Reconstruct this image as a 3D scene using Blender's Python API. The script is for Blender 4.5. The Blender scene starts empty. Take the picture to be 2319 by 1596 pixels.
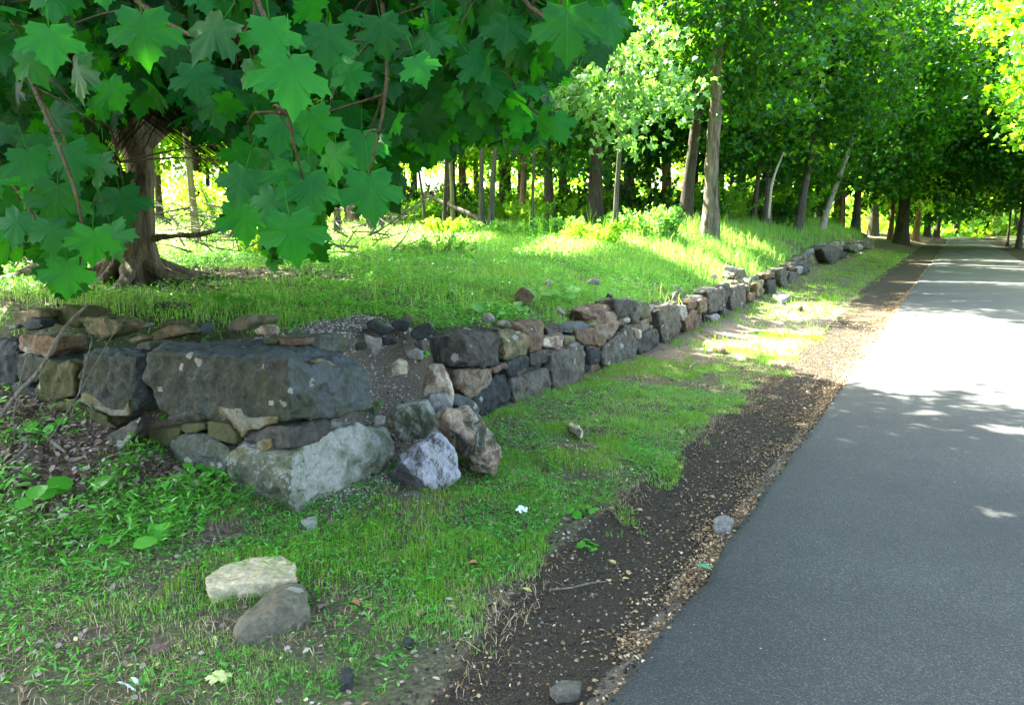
import bpy, bmesh, math, random
import numpy as np
from mathutils import Vector, Matrix

rng = np.random.default_rng(7)
random.seed(7)
sc = bpy.context.scene

# ------------------------------------------------------------------ camera, sky, sun, exposure
PITCH = math.radians(9.0)
FOC = 1820.0                      # focal length in units of a 2319-wide frame
CAMH = 1.6
cam = bpy.data.cameras.new('camera'); camo = bpy.data.objects.new('camera', cam)
sc.collection.objects.link(camo); sc.camera = camo
camo.location = (0, 0, CAMH); camo.rotation_euler = (math.pi/2 - PITCH, 0, 0)
cam.sensor_width = 36; cam.lens = 36*FOC/2319; cam.clip_start = 0.05; cam.clip_end = 2000

SUN = np.array([-0.44, 0.40, 0.80]); SUN = SUN/np.linalg.norm(SUN)
sun_el = math.asin(SUN[2]); sun_az = math.atan2(SUN[0], SUN[1])
w = bpy.data.worlds.new('World'); sc.world = w; w.use_nodes = True
nt = w.node_tree; bg = nt.nodes['Background']
sky = nt.nodes.new('ShaderNodeTexSky'); sky.sky_type = 'NISHITA'; sky.sun_disc = False
sky.sun_elevation = sun_el; sky.sun_rotation = sun_az
sky.dust_density = 4.0; sky.ozone_density = 0.2; sky.air_density = 0.9
nt.links.new(sky.outputs[0], bg.inputs[0]); bg.inputs[1].default_value = 0.09
sl = bpy.data.lights.new('sun', 'SUN'); so = bpy.data.objects.new('sun', sl); sc.collection.objects.link(so)
sl.energy = 5.0; sl.angle = math.radians(0.53); sl.color = (1.0, 0.95, 0.86)
so.rotation_euler = Vector(SUN).to_track_quat('Z', 'Y').to_euler(); so.location = (-6, 4, 20)
sc.view_settings.view_transform = 'Standard'; sc.view_settings.look = 'None'
sc.view_settings.exposure = 4.15; sc.view_settings.gamma = 1.0
try:
    c = sc.cycles
    c.max_bounces = 8; c.diffuse_bounces = 4; c.glossy_bounces = 2; c.transmission_bounces = 5; c.transparent_max_bounces = 4
    c.use_denoising = True; c.sample_clamp_indirect = 6
except Exception: pass

# ------------------------------------------------------------------ pixel <-> world helpers
cP, sP = math.cos(PITCH), math.sin(PITCH)
def ray(u, v):
    a = (u-1159.5)/FOC; b = -(v-798)/FOC
    return Vector((a, cP+b*sP, -sP+b*cP))
def hit(u, v, pt, n):
    d = ray(u, v); o = Vector((0, 0, CAMH)); pt = Vector(pt); n = Vector(n)
    return o + d*((pt-o).dot(n)/d.dot(n))
def proj(p):
    p = np.asarray(p, float); x = p[..., 0]; y = p[..., 1]; z = p[..., 2]-CAMH
    f = y*cP - z*sP; up = y*sP + z*cP
    f = np.where(f < 0.05, 0.05, f)
    return 1159.5 + FOC*x/f, 798 - FOC*up/f
def at(u, v, y):
    d = ray(u, v); return Vector((0, 0, CAMH)) + d*(y/d.y)
Z = {0: (0, 1, 0, 1), 1: (0, .2839, 622.8, .2839), 2: (509.6, .2930, 622.8, .2930), 3: (283.1, .30156, 736.1, .30156),
     4: (792.7, .30156, 622.8, .30156), 5: (1358.9, .31934, 396.3, .31934), 6: (226.5, .3907, 1075.8, .3907)}
def zc(k, x, y):
    a = Z[k]; return a[0]+a[1]*x, a[2]+a[3]*y

# ------------------------------------------------------------------ numpy value noise
def vnoise(x, y, seed=0):
    xi = np.floor(x).astype(np.int64); yi = np.floor(y).astype(np.int64); xf = x-xi; yf = y-yi
    def h(a, b):
        n = (a*374761393 + b*668265263 + seed*1442695041) & 0xffffffff
        n = ((n ^ (n >> 13))*1274126177) & 0xffffffff
        return ((n ^ (n >> 16)) & 0xffff)/65535.0
    u = xf*xf*(3-2*xf); v = yf*yf*(3-2*yf)
    return (h(xi, yi)*(1-u)+h(xi+1, yi)*u)*(1-v) + (h(xi, yi+1)*(1-u)+h(xi+1, yi+1)*u)*v
def fbm(x, y, o=4, seed=0):
    s = 0; a = .5; t = 0
    for k in range(o):
        s = s + a*vnoise(x*2**k, y*2**k, seed+k*17); t += a; a *= .5
    return s/t
def sstep(a, b, x):
    t = np.clip((x-a)/(b-a), 0, 1); return t*t*(3-2*t)

# ------------------------------------------------------------------ the lie of the land
RD = np.array([.482, .876]); RN = np.array([.876, -.482]); R0 = np.array([3.15, 7.6])
C0 = np.array([-1.19, 4.23]); LD = np.array([-.867, .498]); LN = np.array([.498, .867])   # LN points into the bank
TWS = [-30, -5.04, -2.56, .1, 1.83, 5.86, 11.4, 19.5, 29, 44, 60, 200]
TWT = [-2.18, -2.18, -2.35, -2.32, -2.4, -2.5, -2.8, -3.2, -3.4, -3.4, -3.6, -4]
def road_bend(s): return np.where(s > 85, -0.002*(s-85)**2, 0)
def rc(x, y):
    dx = x-R0[0]; dy = y-R0[1]
    s = dx*RD[0]+dy*RD[1]; return s, dx*RN[0]+dy*RN[1]-road_bend(s)
def tw(s): return np.interp(s, TWS, TWT)
def terrain(x, y, rough=True):
    x = np.asarray(x, float); y = np.asarray(y, float)
    s, t = rc(x, y)
    wr = tw(s)-t
    wl = (x-C0[0])*LN[0]+(y-C0[1])*LN[1]; k = (x-C0[0])*LD[0]+(y-C0[1])*LD[1]
    ins = np.minimum(wr, wl)
    zl = np.interp(k, [0, .6, 1.65, 2.86, 6, 20], [0, .05, .27, .4, .6, .7])*sstep(2.2, 0, -wl)
    zl = zl + .04*sstep(.8, 0, -wr)*(t < 0)
    zu = np.interp(y, [0, 4, 8, 12, 16, 20, 25, 35, 60, 120], [.84, .84, 1.0, 1.1, 1.22, 1.38, 1.48, 1.56, 1.62, 1.9])
    zt = np.interp(s, [-5, -3.3, -2.2, -1, 1, 2.2, 4, 7, 10.5, 15, 19, 23, 38, 44, 50, 70], [.78, .76, .66, .54, .60, .50, .49, .46, .36, .44, .70, .9, .8, .8, .6, .5])
    zu = zt + (zu-zt)*(.35*sstep(.1, .9, wr)+.65*sstep(.3, 3.2, wr))
    zu = zu + .28*np.exp(-((s-37)/7.0)**2)*sstep(0.2, 1.6, wr)*sstep(9, 4, wr)
    zu = zu - .11*sstep(.8, 1.5, k)*sstep(1.5, .5, wl)*(wr > 0)
    far = sstep(46, 56, s)                    # beyond the end of the wall the step flattens out
    zu = zu*(1-far) + far*(.25+.9*sstep(0, 14, wr))
    gap = sstep(-4.75, -4.35, s)*sstep(-3.15, -3.5, s)
    wid = .14 + gap*.75 + far*3 + .9*sstep(13, 22, s)*0.35
    f = sstep(.19*(1-gap), .19*(1-gap)+wid, ins)
    z = zl*(1-f) + np.maximum(zu, zl)*f
    right = sstep(4.0, 8, t); z = z + right*.25
    if rough:
        onroad = sstep(-1.0, -.2, t)*sstep(4.6, 3.7, t)
        z = z + (1-onroad)*((fbm(x*1.7, y*1.7, 3, 3)-.5)*.10 + (fbm(x*9, y*9, 3, 5)-.5)*.03)*np.clip(.3+np.abs(t+.5), .2, 1)
        z = z - onroad*.012
    return z
def tz(x, y): return float(terrain(np.array([x]), np.array([y]))[0])
def on_ground(u, v, y0=2.0, y1=90):
    ys = y0*(y1/y0)**np.linspace(0, 1, 900); d = ray(u, v)
    px = ys*d.x/d.y; pz = CAMH+ys*d.z/d.y; g = terrain(px, ys)
    i = np.argmax(pz <= g)
    if not (pz <= g).any(): i = len(ys)-1
    return Vector((px[i], ys[i], g[i]))

# ------------------------------------------------------------------ object helpers
def tag(o, label=None, cat=None, group=None, kind=None):
    if label: o['label'] = label
    if cat: o['category'] = cat
    if group: o['group'] = group
    if kind: o['kind'] = kind
    return o
def link(name, me, mat, parent=None, loc=None):
    o = bpy.data.objects.new(name, me); sc.collection.objects.link(o)
    if mat is not None and len(me.materials) == 0: me.materials.append(mat)
    if loc is not None: o.location = loc
    if parent is not None:
        o.parent = parent
        if parent.type == 'EMPTY' or True:
            o.matrix_parent_inverse = Matrix.Identity(4)
    return o
def empty(name, loc):
    o = bpy.data.objects.new(name, None); sc.collection.objects.link(o); o.location = loc; o.empty_display_size = .1
    return o
def np_mesh(name, V, F, smooth=False, var=None, uv=None):
    me = bpy.data.meshes.new(name); V = np.ascontiguousarray(V, np.float32); F = np.ascontiguousarray(F, np.int32)
    n, k = F.shape
    me.vertices.add(len(V)); me.vertices.foreach_set('co', V.ravel())
    me.loops.add(n*k); me.loops.foreach_set('vertex_index', F.ravel())
    me.polygons.add(n); me.polygons.foreach_set('loop_start', np.arange(0, n*k, k, dtype=np.int32))
    if smooth: me.polygons.foreach_set('use_smooth', np.ones(n, bool))
    me.update(calc_edges=True)
    if var is not None:
        a = me.attributes.new('var', 'FLOAT', 'FACE'); a.data.foreach_set('value', np.ascontiguousarray(var, np.float32))
    if uv is not None:
        l = me.uv_layers.new(name='UVMap'); l.data.foreach_set('uv', np.ascontiguousarray(uv[F.ravel()], np.float32).ravel())
    return me
def batch(T, TF, pos, R, scale, var, uvt=None, name='leaves', smooth=False):
    T = np.asarray(T, float); TF = np.asarray(TF); N = len(pos); k = len(T)
    if np.ndim(scale) == 1: scale = np.repeat(scale[:, None], 3, 1)
    V = np.einsum('nij,nkj->nki', R, T[None]*scale[:, None, :]) + pos[:, None, :]
    F = (TF[None] + (np.arange(N)*k)[:, None, None]).reshape(-1, TF.shape[1])
    uv = np.tile(np.asarray(uvt), (N, 1)) if uvt is not None else None
    return np_mesh(name, V.reshape(-1, 3), F, smooth, np.repeat(var, len(TF)), uv)
def frames(tip, nrm):
    """rotation matrices whose Y runs along tip and Z near nrm"""
    y = tip/np.linalg.norm(tip, axis=1, keepdims=True)
    z = nrm - (nrm*y).sum(1, keepdims=True)*y; z = z/np.maximum(np.linalg.norm(z, axis=1, keepdims=True), 1e-6)
    x = np.cross(y, z); return np.stack([x, y, z], 2)
def merge(parts):
    """parts: list of (V,F) -> V,F"""
    Vs, Fs, o = [], [], 0
    for V, F in parts: Vs.append(V); Fs.append(np.asarray(F)+o); o += len(V)
    return np.concatenate(Vs), np.concatenate(Fs)
def tube(pts, rad, seg=8, rough=0.0, ridges=0, sub=1, seed=0, wob=0.0, flare=None):
    pts = np.asarray(pts, float); rad = np.asarray(rad, float); r = np.random.default_rng(seed)
    L = np.r_[0, np.cumsum(np.linalg.norm(np.diff(pts, axis=0), axis=1))]
    n = max(2, (len(pts)-1)*sub+1); tt = np.linspace(0, L[-1], n)
    # smooth (Catmull-like) resample
    P = np.stack([np.interp(tt, L, pts[:, i]) for i in range(3)], 1); Rr = np.interp(tt, L, rad)
    if sub > 1:
        for _ in range(max(1, sub//2)):
            P[1:-1] = (P[:-2]+2*P[1:-1]+P[2:])/4
    if wob: P[1:-1] += r.normal(0, wob, (n-2, 3))*Rr[1:-1, None]
    D = np.gradient(P, axis=0); D /= np.linalg.norm(D, axis=1, keepdims=True)+1e-9
    ref = np.array([1., 0, 0]) if abs(D[:, 0]).mean() < .8 else np.array([0, 1., 0])
    X = np.cross(D, ref); X /= np.linalg.norm(X, axis=1, keepdims=True); Y = np.cross(D, X)
    th = np.linspace(0, 2*np.pi, seg, endpoint=False)
    rr = np.repeat(Rr[:, None], seg, 1)
    if rough:
        A = (th/(2*np.pi)*max(ridges, 6))[None].repeat(n, 0)
        per = max(ridges, 6)
        def pn(fx, fy, sd):
            a0 = A*fx; p = per*fx
            f = (A/per)
            return fbm(a0, (tt[:, None]*fy).repeat(seg, 1), 3, sd)*(1-f)+fbm(a0-p, (tt[:, None]*fy).repeat(seg, 1), 3, sd)*f
        rr = rr*(1+rough*(2*pn(1, 2.2, seed+1)-1) + rough*.8*(2*pn(.25, 1.2, seed+9)-1))
    if flare is not None: rr = rr*flare(th[None], (tt/L[-1])[:, None], (tt)[:, None])
    V = P[:, None]+rr[..., None]*(np.cos(th)[None, :, None]*X[:, None]+np.sin(th)[None, :, None]*Y[:, None])
    i = np.arange(n-1)[:, None]*seg; j = np.arange(seg)[None]; j2 = (j+1) % seg
    q = np.stack([i+j, i+j2, i+seg+j2, i+seg+j], -1).reshape(-1, 4)
    F = np.concatenate([q[:, [0, 1, 2]], q[:, [0, 2, 3]]])
    V = V.reshape(-1, 3)
    c0 = len(V); V = np.concatenate([V, P[:1], P[-1:]])
    jj = np.arange(seg); e = (n-1)*seg
    F = np.concatenate([F, np.stack([np.full(seg, c0), (jj+1) % seg, jj], 1), np.stack([np.full(seg, c0+1), e+jj, e+(jj+1) % seg], 1)])
    return V, F

# ------------------------------------------------------------------ materials
def newmat(name):
    m = bpy.data.materials.new(name); m.use_nodes = True; m.node_tree.nodes.clear(); return m, m.node_tree
def N(nt, t, **kw):
    n = nt.nodes.new(t)
    for k, v in kw.items():
        if k.startswith('i_'): n.inputs[k[2:].replace('_', ' ')].default_value = v
        else: setattr(n, k, v)
    return n
def ramp(nt, stops, fac, interp='LINEAR'):
    n = nt.nodes.new('ShaderNodeValToRGB'); e = n.color_ramp.elements; n.color_ramp.interpolation = interp
    while len(e) > 1: e.remove(e[-1])
    e[0].position = stops[0][0]; e[0].color = (*stops[0][1], 1) if len(stops[0][1]) == 3 else stops[0][1]
    for p, c in stops[1:]:
        x = e.new(p); x.color = (*c, 1)
    nt.links.new(fac, n.inputs[0]); return n.outputs[0]
def noise(nt, co, scale, detail=5, rough=.6, dist=0.0):
    n = nt.nodes.new('ShaderNodeTexNoise'); n.inputs['Scale'].default_value = scale; n.inputs['Detail'].default_value = detail
    n.inputs['Roughness'].default_value = rough; n.inputs['Distortion'].default_value = dist
    nt.links.new(co, n.inputs['Vector']); return n.outputs['Fac']
def mix(nt, fac, a, b, mode='MIX'):
    n = nt.nodes.new('ShaderNodeMix'); n.data_type = 'RGBA'; n.blend_type = mode
    for s, v in ((0, fac), (6, a), (7, b)):
        if isinstance(v, (int, float)): n.inputs[s].default_value = v
        elif isinstance(v, tuple): n.inputs[s].default_value = (*v, 1)
        else: nt.links.new(v, n.inputs[s])
    return n.outputs[2]
def math_(nt, op, a, b=0.0, clamp=False):
    n = nt.nodes.new('ShaderNodeMath'); n.operation = op; n.use_clamp = clamp
    for s, v in ((0, a), (1, b)):
        if isinstance(v, (int, float)): n.inputs[s].default_value = v
        else: nt.links.new(v, n.inputs[s])
    return n.outputs[0]
def mapping(nt, co, scale, loc=(0, 0, 0)):
    n = nt.nodes.new('ShaderNodeMapping'); n.inputs['Scale'].default_value = scale; n.inputs['Location'].default_value = loc
    nt.links.new(co, n.inputs['Vector']); return n.outputs[0]
def finish(nt, col, rough=.8, bump=None, bs=.5, bd=.01, spec=.3):
    b = nt.nodes.new('ShaderNodeBsdfPrincipled'); o = nt.nodes.new('ShaderNodeOutputMaterial')
    if isinstance(col, tuple): b.inputs['Base Color'].default_value = (*col, 1)
    else: nt.links.new(col, b.inputs['Base Color'])
    if isinstance(rough, (int, float)): b.inputs['Roughness'].default_value = rough
    else: nt.links.new(rough, b.inputs['Roughness'])
    b.inputs['Specular IOR Level'].default_value = spec
    if bump is not None:
        bn = nt.nodes.new('ShaderNodeBump'); bn.inputs['Strength'].default_value = bs; bn.inputs['Distance'].default_value = bd
        nt.links.new(bump, bn.inputs['Height']); nt.links.new(bn.outputs[0], b.inputs['Normal'])
    nt.links.new(b.outputs[0], o.inputs[0]); return b

def rock_mat(name, c1, c2, c3=None, moss=0.0, lichen=0.25, rust=0.0, vein=0.0, mosscol=(.055, .075, .018), bump=1.0, right=None, lichen2=0):
    c1, c2 = [tuple(x*q for x in c) for c, q in ((c1, .66), (c2, .98))]
    c1, c2 = [(c[0]*1.08, c[1], c[2]*.84) for c in (c1, c2)]
    if c3: c3 = tuple(x*.85 for x in c3)
    m, nt = newmat(name); g = nt.nodes.new('ShaderNodeNewGeometry'); co = g.outputs['Position']
    n1 = noise(nt, co, 6, 6, .65, .4); n2 = noise(nt, co, 38, 5, .7); n3 = noise(nt, co, 2.3, 3)
    col = ramp(nt, [(.3, c1), (.68, c2)], n1)
    if c3: col = mix(nt, ramp(nt, [(.46, (0, 0, 0)), (.56, (1, 1, 1))], noise(nt, mapping(nt, co, (1, 1, 1), (7, 3, 1)), 4.5, 4, .6, .8)), col, c3)
    if rust:
        col = mix(nt, math_(nt, 'MULTIPLY', ramp(nt, [(.5, (0, 0, 0)), (.62, (1, 1, 1))], noise(nt, mapping(nt, co, (1, 1, .5), (3, 9, 2)), 9, 5, .6, .5)), rust), col, (.24, .13, .06))
    col = mix(nt, .75, col, ramp(nt, [(.25, (.22, .22, .22)), (.5, (.80, .80, .80)), (.75, (1.55, 1.52, 1.45))], n2), 'MULTIPLY')
    if vein:
        v = N(nt, 'ShaderNodeTexWave'); v.inputs['Scale'].default_value = 3.4; v.inputs['Distortion'].default_value = 14; v.inputs['Detail'].default_value = 6; v.inputs['Detail Roughness'].default_value = .7
        nt.links.new(co, v.inputs['Vector'])
        col = mix(nt, math_(nt, 'MULTIPLY', ramp(nt, [(.90, (0, 0, 0)), (.99, (1, 1, 1))], v.outputs['Fac']), vein), col, (.42, .40, .33))
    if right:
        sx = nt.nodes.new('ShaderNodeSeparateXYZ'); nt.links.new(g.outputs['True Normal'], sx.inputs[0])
        rm = ramp(nt, [(.0, (0, 0, 0)), (.45, (1, 1, 1))], math_(nt, 'ADD', math_(nt, 'MAXIMUM', sx.outputs[0], math_(nt, 'SUBTRACT', math_(nt, 'MULTIPLY', sx.outputs[2], .9), .35)), math_(nt, 'MULTIPLY', math_(nt, 'SUBTRACT', n1, .5), .8)))  # upward faces lightened too: skylight on the stone tops is put into the colour
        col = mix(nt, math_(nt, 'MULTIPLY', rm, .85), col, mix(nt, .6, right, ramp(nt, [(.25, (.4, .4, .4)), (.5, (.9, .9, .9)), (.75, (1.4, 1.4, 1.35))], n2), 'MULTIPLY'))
    if moss:
        mm = ramp(nt, [(.60-.35*moss, (0, 0, 0)), (.72-.25*moss, (1, 1, 1))], noise(nt, mapping(nt, co, (1, 1, 1), (2, 5, 8)), 3.2, 6, .7, .3))
        col = mix(nt, math_(nt, 'MULTIPLY', mm, .8), col, mix(nt, .5, mosscol, ramp(nt, [(.3, (.5, .5, .5)), (.7, (1.3, 1.3, 1.3))], n2), 'MULTIPLY'))
    if lichen:
        vo = N(nt, 'ShaderNodeTexVoronoi'); vo.inputs['Scale'].default_value = 7.0; vo.inputs['Randomness'].default_value = 1
        d = noise(nt, co, 30, 4, .7); 
        nt.links.new(co, vo.inputs['Vector'])
        dd = math_(nt, 'ADD', vo.outputs['Distance'], math_(nt, 'MULTIPLY', d, .42))
        big = noise(nt, mapping(nt, co, (1, 1, 1), (11, 4, 6)), 2.4, 2)
        lim = math_(nt, 'MULTIPLY', ramp(nt, [(.44, (0, 0, 0)), (.62, (1, 1, 1))], big), .15+.35*lichen)
        lm = ramp(nt, [(.0, (0, 0, 0)), (.02, (1, 1, 1))], math_(nt, 'SUBTRACT', math_(nt, 'ADD', lim, .20), dd))
        col = mix(nt, math_(nt, 'MULTIPLY', lm, .85), col, mix(nt, n2, (.18, .17, .11), (.42, .40, .32)))
    h = math_(nt, 'ADD', math_(nt, 'MULTIPLY', n1, .6), math_(nt, 'ADD', math_(nt, 'MULTIPLY', n2, .45), math_(nt, 'MULTIPLY', noise(nt, co, 130, 3, .7), .18)))
    finish(nt, col, .82, h, 1.0*bump, .03, .3); return m

RM = {
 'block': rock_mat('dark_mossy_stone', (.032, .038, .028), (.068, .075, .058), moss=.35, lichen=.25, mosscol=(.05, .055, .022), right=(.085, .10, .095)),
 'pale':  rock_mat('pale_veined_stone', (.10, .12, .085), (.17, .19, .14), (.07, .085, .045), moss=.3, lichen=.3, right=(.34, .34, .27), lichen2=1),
 'greyg': rock_mat('grey_green_stone', (.065, .08, .07), (.12, .14, .12), moss=.3, lichen=.3),
 'olive': rock_mat('olive_stone', (.04, .045, .02), (.10, .10, .04), moss=.6, lichen=.2, mosscol=(.07, .075, .02)),
 'black': rock_mat('blue_black_stone', (.018, .024, .026), (.05, .06, .062), lichen=.12),
 'slate': rock_mat('slate_grey_stone', (.075, .076, .066), (.14, .14, .118), lichen=.35, rust=.15),
 'slate2': rock_mat('dark_slate_stone', (.045, .047, .042), (.095, .096, .084), lichen=.4),
 'brown': rock_mat('brown_stone', (.09, .06, .034), (.21, .15, .09), (.26, .22, .15), lichen=.2, rust=.5),
 'red':   rock_mat('reddish_stone', (.085, .058, .042), (.20, .145, .105), lichen=.3, rust=.3),
 'tan':   rock_mat('tan_stone', (.14, .11, .055), (.26, .22, .13), (.09, .10, .04), lichen=.3),
 'white': rock_mat('whitish_stone', (.32, .29, .22), (.60, .56, .46), (.24, .17, .12), lichen=.15),
 'cream': rock_mat('cream_flat_stone', (.42, .38, .24), (.60, .55, .38), lichen=.0, vein=.25, bump=.5),
 'wedge': rock_mat('rusty_white_stone', (.17, .12, .08), (.46, .40, .32), (.055, .06, .035), lichen=.2, rust=.45, vein=.35),
 'grey':  rock_mat('plain_grey_stone', (.17, .17, .175), (.32, .32, .325), lichen=.2, vein=.3),
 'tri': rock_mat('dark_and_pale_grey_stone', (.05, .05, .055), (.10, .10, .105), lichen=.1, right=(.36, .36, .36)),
 'round': rock_mat('rounded_grey_stone', (.11, .105, .075), (.17, .165, .12), lichen=.7, bump=.5),
 'mortar': rock_mat('old_mortar', (.10, .095, .03), (.20, .18, .085), (.26, .25, .17), lichen=.0, bump=1.3),
}
LEAFCACHE = {}
def leaf_mat(name, stops, trans, tfac=.45, rough=.45, spec=.35, veins=False, tlow=.75):
    m, nt = newmat(name)
    at_ = N(nt, 'ShaderNodeAttribute', attribute_name='var'); fac = at_.outputs['Fac']
    g = nt.nodes.new('ShaderNodeNewGeometry')
    big = noise(nt, g.outputs['Position'], .8, 2)
    f2 = math_(nt, 'ADD', math_(nt, 'MULTIPLY', fac, .8), math_(nt, 'MULTIPLY', math_(nt, 'SUBTRACT', big, .5), .6), True)
    col = ramp(nt, stops, f2)
    tcol = mix(nt, math_(nt, 'POWER', f2, 1.6), tuple(x*tlow for x in trans), tuple(min(1, x*1.35) for x in trans))
    if veins:
        uv = N(nt, 'ShaderNodeUVMap'); s = nt.nodes.new('ShaderNodeSeparateXYZ'); nt.links.new(uv.outputs[0], s.inputs[0])
        ax = math_(nt, 'ABSOLUTE', s.outputs[0]); ay = s.outputs[1]
        th = math_(nt, 'ARCTAN2', ax, ay); r = math_(nt, 'SQRT', math_(nt, 'ADD', math_(nt, 'MULTIPLY', ax, ax), math_(nt, 'MULTIPLY', ay, ay)))
        dmin = None
        for a in (0.0, .92, 1.95):
            d = math_(nt, 'MULTIPLY', math_(nt, 'ABSOLUTE', math_(nt, 'SUBTRACT', th, a)), r)
            dmin = d if dmin is None else math_(nt, 'MINIMUM', dmin, d)
        vm = ramp(nt, [(.003, (1, 1, 1)), (.012, (0, 0, 0))], dmin)
        col = mix(nt, math_(nt, 'MULTIPLY', vm, .35), col, (.08, .22, .03))
    col = mix(nt, .5, col, ramp(nt, [(.3, (.6, .6, .6)), (.7, (1.25, 1.25, 1.25))], noise(nt, g.outputs['Position'], 45, 3)), 'MULTIPLY')
    b = N(nt, 'ShaderNodeBsdfPrincipled'); nt.links.new(col, b.inputs['Base Color']); b.inputs['Roughness'].default_value = rough
    b.inputs['Specular IOR Level'].default_value = spec
    t = N(nt, 'ShaderNodeBsdfTranslucent'); nt.links.new(tcol, t.inputs[0])
    mx = N(nt, 'ShaderNodeMixShader'); mx.inputs[0].default_value = tfac
    nt.links.new(b.outputs[0], mx.inputs[1]); nt.links.new(t.outputs[0], mx.inputs[2])
    o = N(nt, 'ShaderNodeOutputMaterial'); nt.links.new(mx.outputs[0], o.inputs[0]); return m
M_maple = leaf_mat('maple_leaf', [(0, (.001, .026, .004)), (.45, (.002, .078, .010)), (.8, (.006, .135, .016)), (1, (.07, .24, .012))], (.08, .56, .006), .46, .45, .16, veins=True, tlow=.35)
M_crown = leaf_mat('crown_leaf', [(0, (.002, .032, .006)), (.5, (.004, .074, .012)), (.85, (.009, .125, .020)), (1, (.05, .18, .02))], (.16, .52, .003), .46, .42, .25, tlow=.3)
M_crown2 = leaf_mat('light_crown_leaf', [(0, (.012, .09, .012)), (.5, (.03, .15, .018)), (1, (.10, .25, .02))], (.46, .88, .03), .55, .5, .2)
M_silver = leaf_mat('silvery_leaf', [(0, (.03, .12, .03)), (.5, (.07, .19, .05)), (1, (.14, .28, .08))], (.20, .46, .05), .35, .5, .3)
M_grass = leaf_mat('grass_blade', [(0, (.035, .16, .012)), (.5, (.11, .32, .032)), (.85, (.24, .44, .08)), (1, (.52, .52, .28))], (.46, .80, .12), .42, .36, .5)
M_weed = leaf_mat('weed_leaf', [(0, (.018, .13, .010)), (.5, (.065, .31, .022)), (.9, (.15, .46, .06)), (1, (.38, .58, .20))], (.24, .70, .06), .40, .38, .4)
M_moss = leaf_mat('mossy_grass', [(0, (.08, .22, .010)), (.5, (.16, .34, .015)), (1, (.30, .46, .04))], (.25, .60, .02), .35, .6, .2)
M_bush = leaf_mat('bush_leaf', [(0, (.02, .10, .03)), (.5, (.04, .17, .05)), (1, (.11, .26, .05))], (.3, .7, .05), .45, .5, .3)

def bark_mat(name, c1, c2, sc_=1.0, moss=.2):
    m, nt = newmat(name); g = nt.nodes.new('ShaderNodeNewGeometry'); co = g.outputs['Position']
    n1 = noise(nt, mapping(nt, co, (14*sc_, 14*sc_, 2.2*sc_)), 1, 6, .7, .6); n2 = noise(nt, co, 3, 4, .6)
    n3 = noise(nt, co, 60, 3, .6)
    col = ramp(nt, [(.35, c1), (.62, c2)], n1)
    col = mix(nt, math_(nt, 'MULTIPLY', ramp(nt, [(.5, (0, 0, 0)), (.62, (1, 1, 1))], n2), moss), col, (.05, .085, .03))
    col = mix(nt, .4, col, ramp(nt, [(.3, (.5, .5, .5)), (.7, (1.3, 1.3, 1.3))], n3), 'MULTIPLY')
    finish(nt, col, .9, math_(nt, 'ADD', n1, math_(nt, 'MULTIPLY', n3, .3)), .9, .03, .15); return m
B_maple = bark_mat('maple_bark', (.035, .028, .017), (.21, .17, .11), .8, .25)
B_big = bark_mat('ridged_bark', (.035, .028, .018), (.20, .17, .12), .8, .3)
B_dark = bark_mat('dark_bark', (.02, .017, .012), (.075, .062, .042), 1, .3)
B_grey = bark_mat('grey_bark', (.028, .026, .02), (.115, .105, .08), 1, .3)
B_warm = bark_mat('warm_bark', (.09, .055, .03), (.24, .16, .09), 1, .1)
B_green = bark_mat('greenish_bark', (.09, .095, .035), (.22, .21, .09), 1, .4)
B_pale = bark_mat('pale_bark', (.20, .19, .15), (.38, .36, .30), 1.5, .05)
B_twig = bark_mat('twig_bark', (.035, .026, .013), (.11, .075, .035), 3, .3)
B_stick = bark_mat('dead_stick', (.10, .085, .06), (.26, .23, .17), 3, .1)

# ground
gm, nt = newmat('soil'); g = nt.nodes.new('ShaderNodeNewGeometry'); co = g.outputs['Position']
za = N(nt, 'ShaderNodeAttribute', attribute_name='zone'); sp = nt.nodes.new('ShaderNodeSeparateColor'); nt.links.new(za.outputs['Color'], sp.inputs[0])
n1 = noise(nt, co, 3, 5, .65); n2 = noise(nt, co, 45, 5, .7); n3 = noise(nt, co, 170, 3, .6)
soil = ramp(nt, [(.3, (.055, .042, .026)), (.5, (.12, .095, .06)), (.7, (.21, .175, .115))], n2)
grav = ramp(nt, [(.34, (.014, .012, .008)), (.52, (.042, .035, .022)), (.72, (.14, .11, .065))], n3)
green = ramp(nt, [(.35, (.02, .055, .012)), (.65, (.05, .11, .02))], n2)
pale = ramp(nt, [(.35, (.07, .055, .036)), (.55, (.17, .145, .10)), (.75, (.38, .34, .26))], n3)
col = mix(nt, math_(nt, 'MULTIPLY', sp.outputs[1], .5), soil, green)
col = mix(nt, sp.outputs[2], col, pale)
ge = math_(nt, 'ADD', sp.outputs[0], math_(nt, 'MULTIPLY', math_(nt, 'SUBTRACT', noise(nt, co, 14, 4, .7), .5), .9))
col = mix(nt, ramp(nt, [(.42, (0, 0, 0)), (.6, (1, 1, 1))], ge), col, grav)
hh = math_(nt, 'ADD', n2, math_(nt, 'MULTIPLY', n3, .6))
finish(nt, col, .95, hh, .8, .02, .1); M_soil = gm
am, nt = newmat('asphalt'); g = nt.nodes.new('ShaderNodeNewGeometry'); co = g.outputs['Position']
n1 = noise(nt, co, .9, 4, .6); n2 = noise(nt, co, 300, 2, .7)
vo = N(nt, 'ShaderNodeTexVoronoi'); vo.inputs['Scale'].default_value = 190; nt.links.new(co, vo.inputs['Vector'])
hv = N(nt, 'ShaderNodeSeparateColor'); nt.links.new(vo.outputs['Color'], hv.inputs[0])
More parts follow.
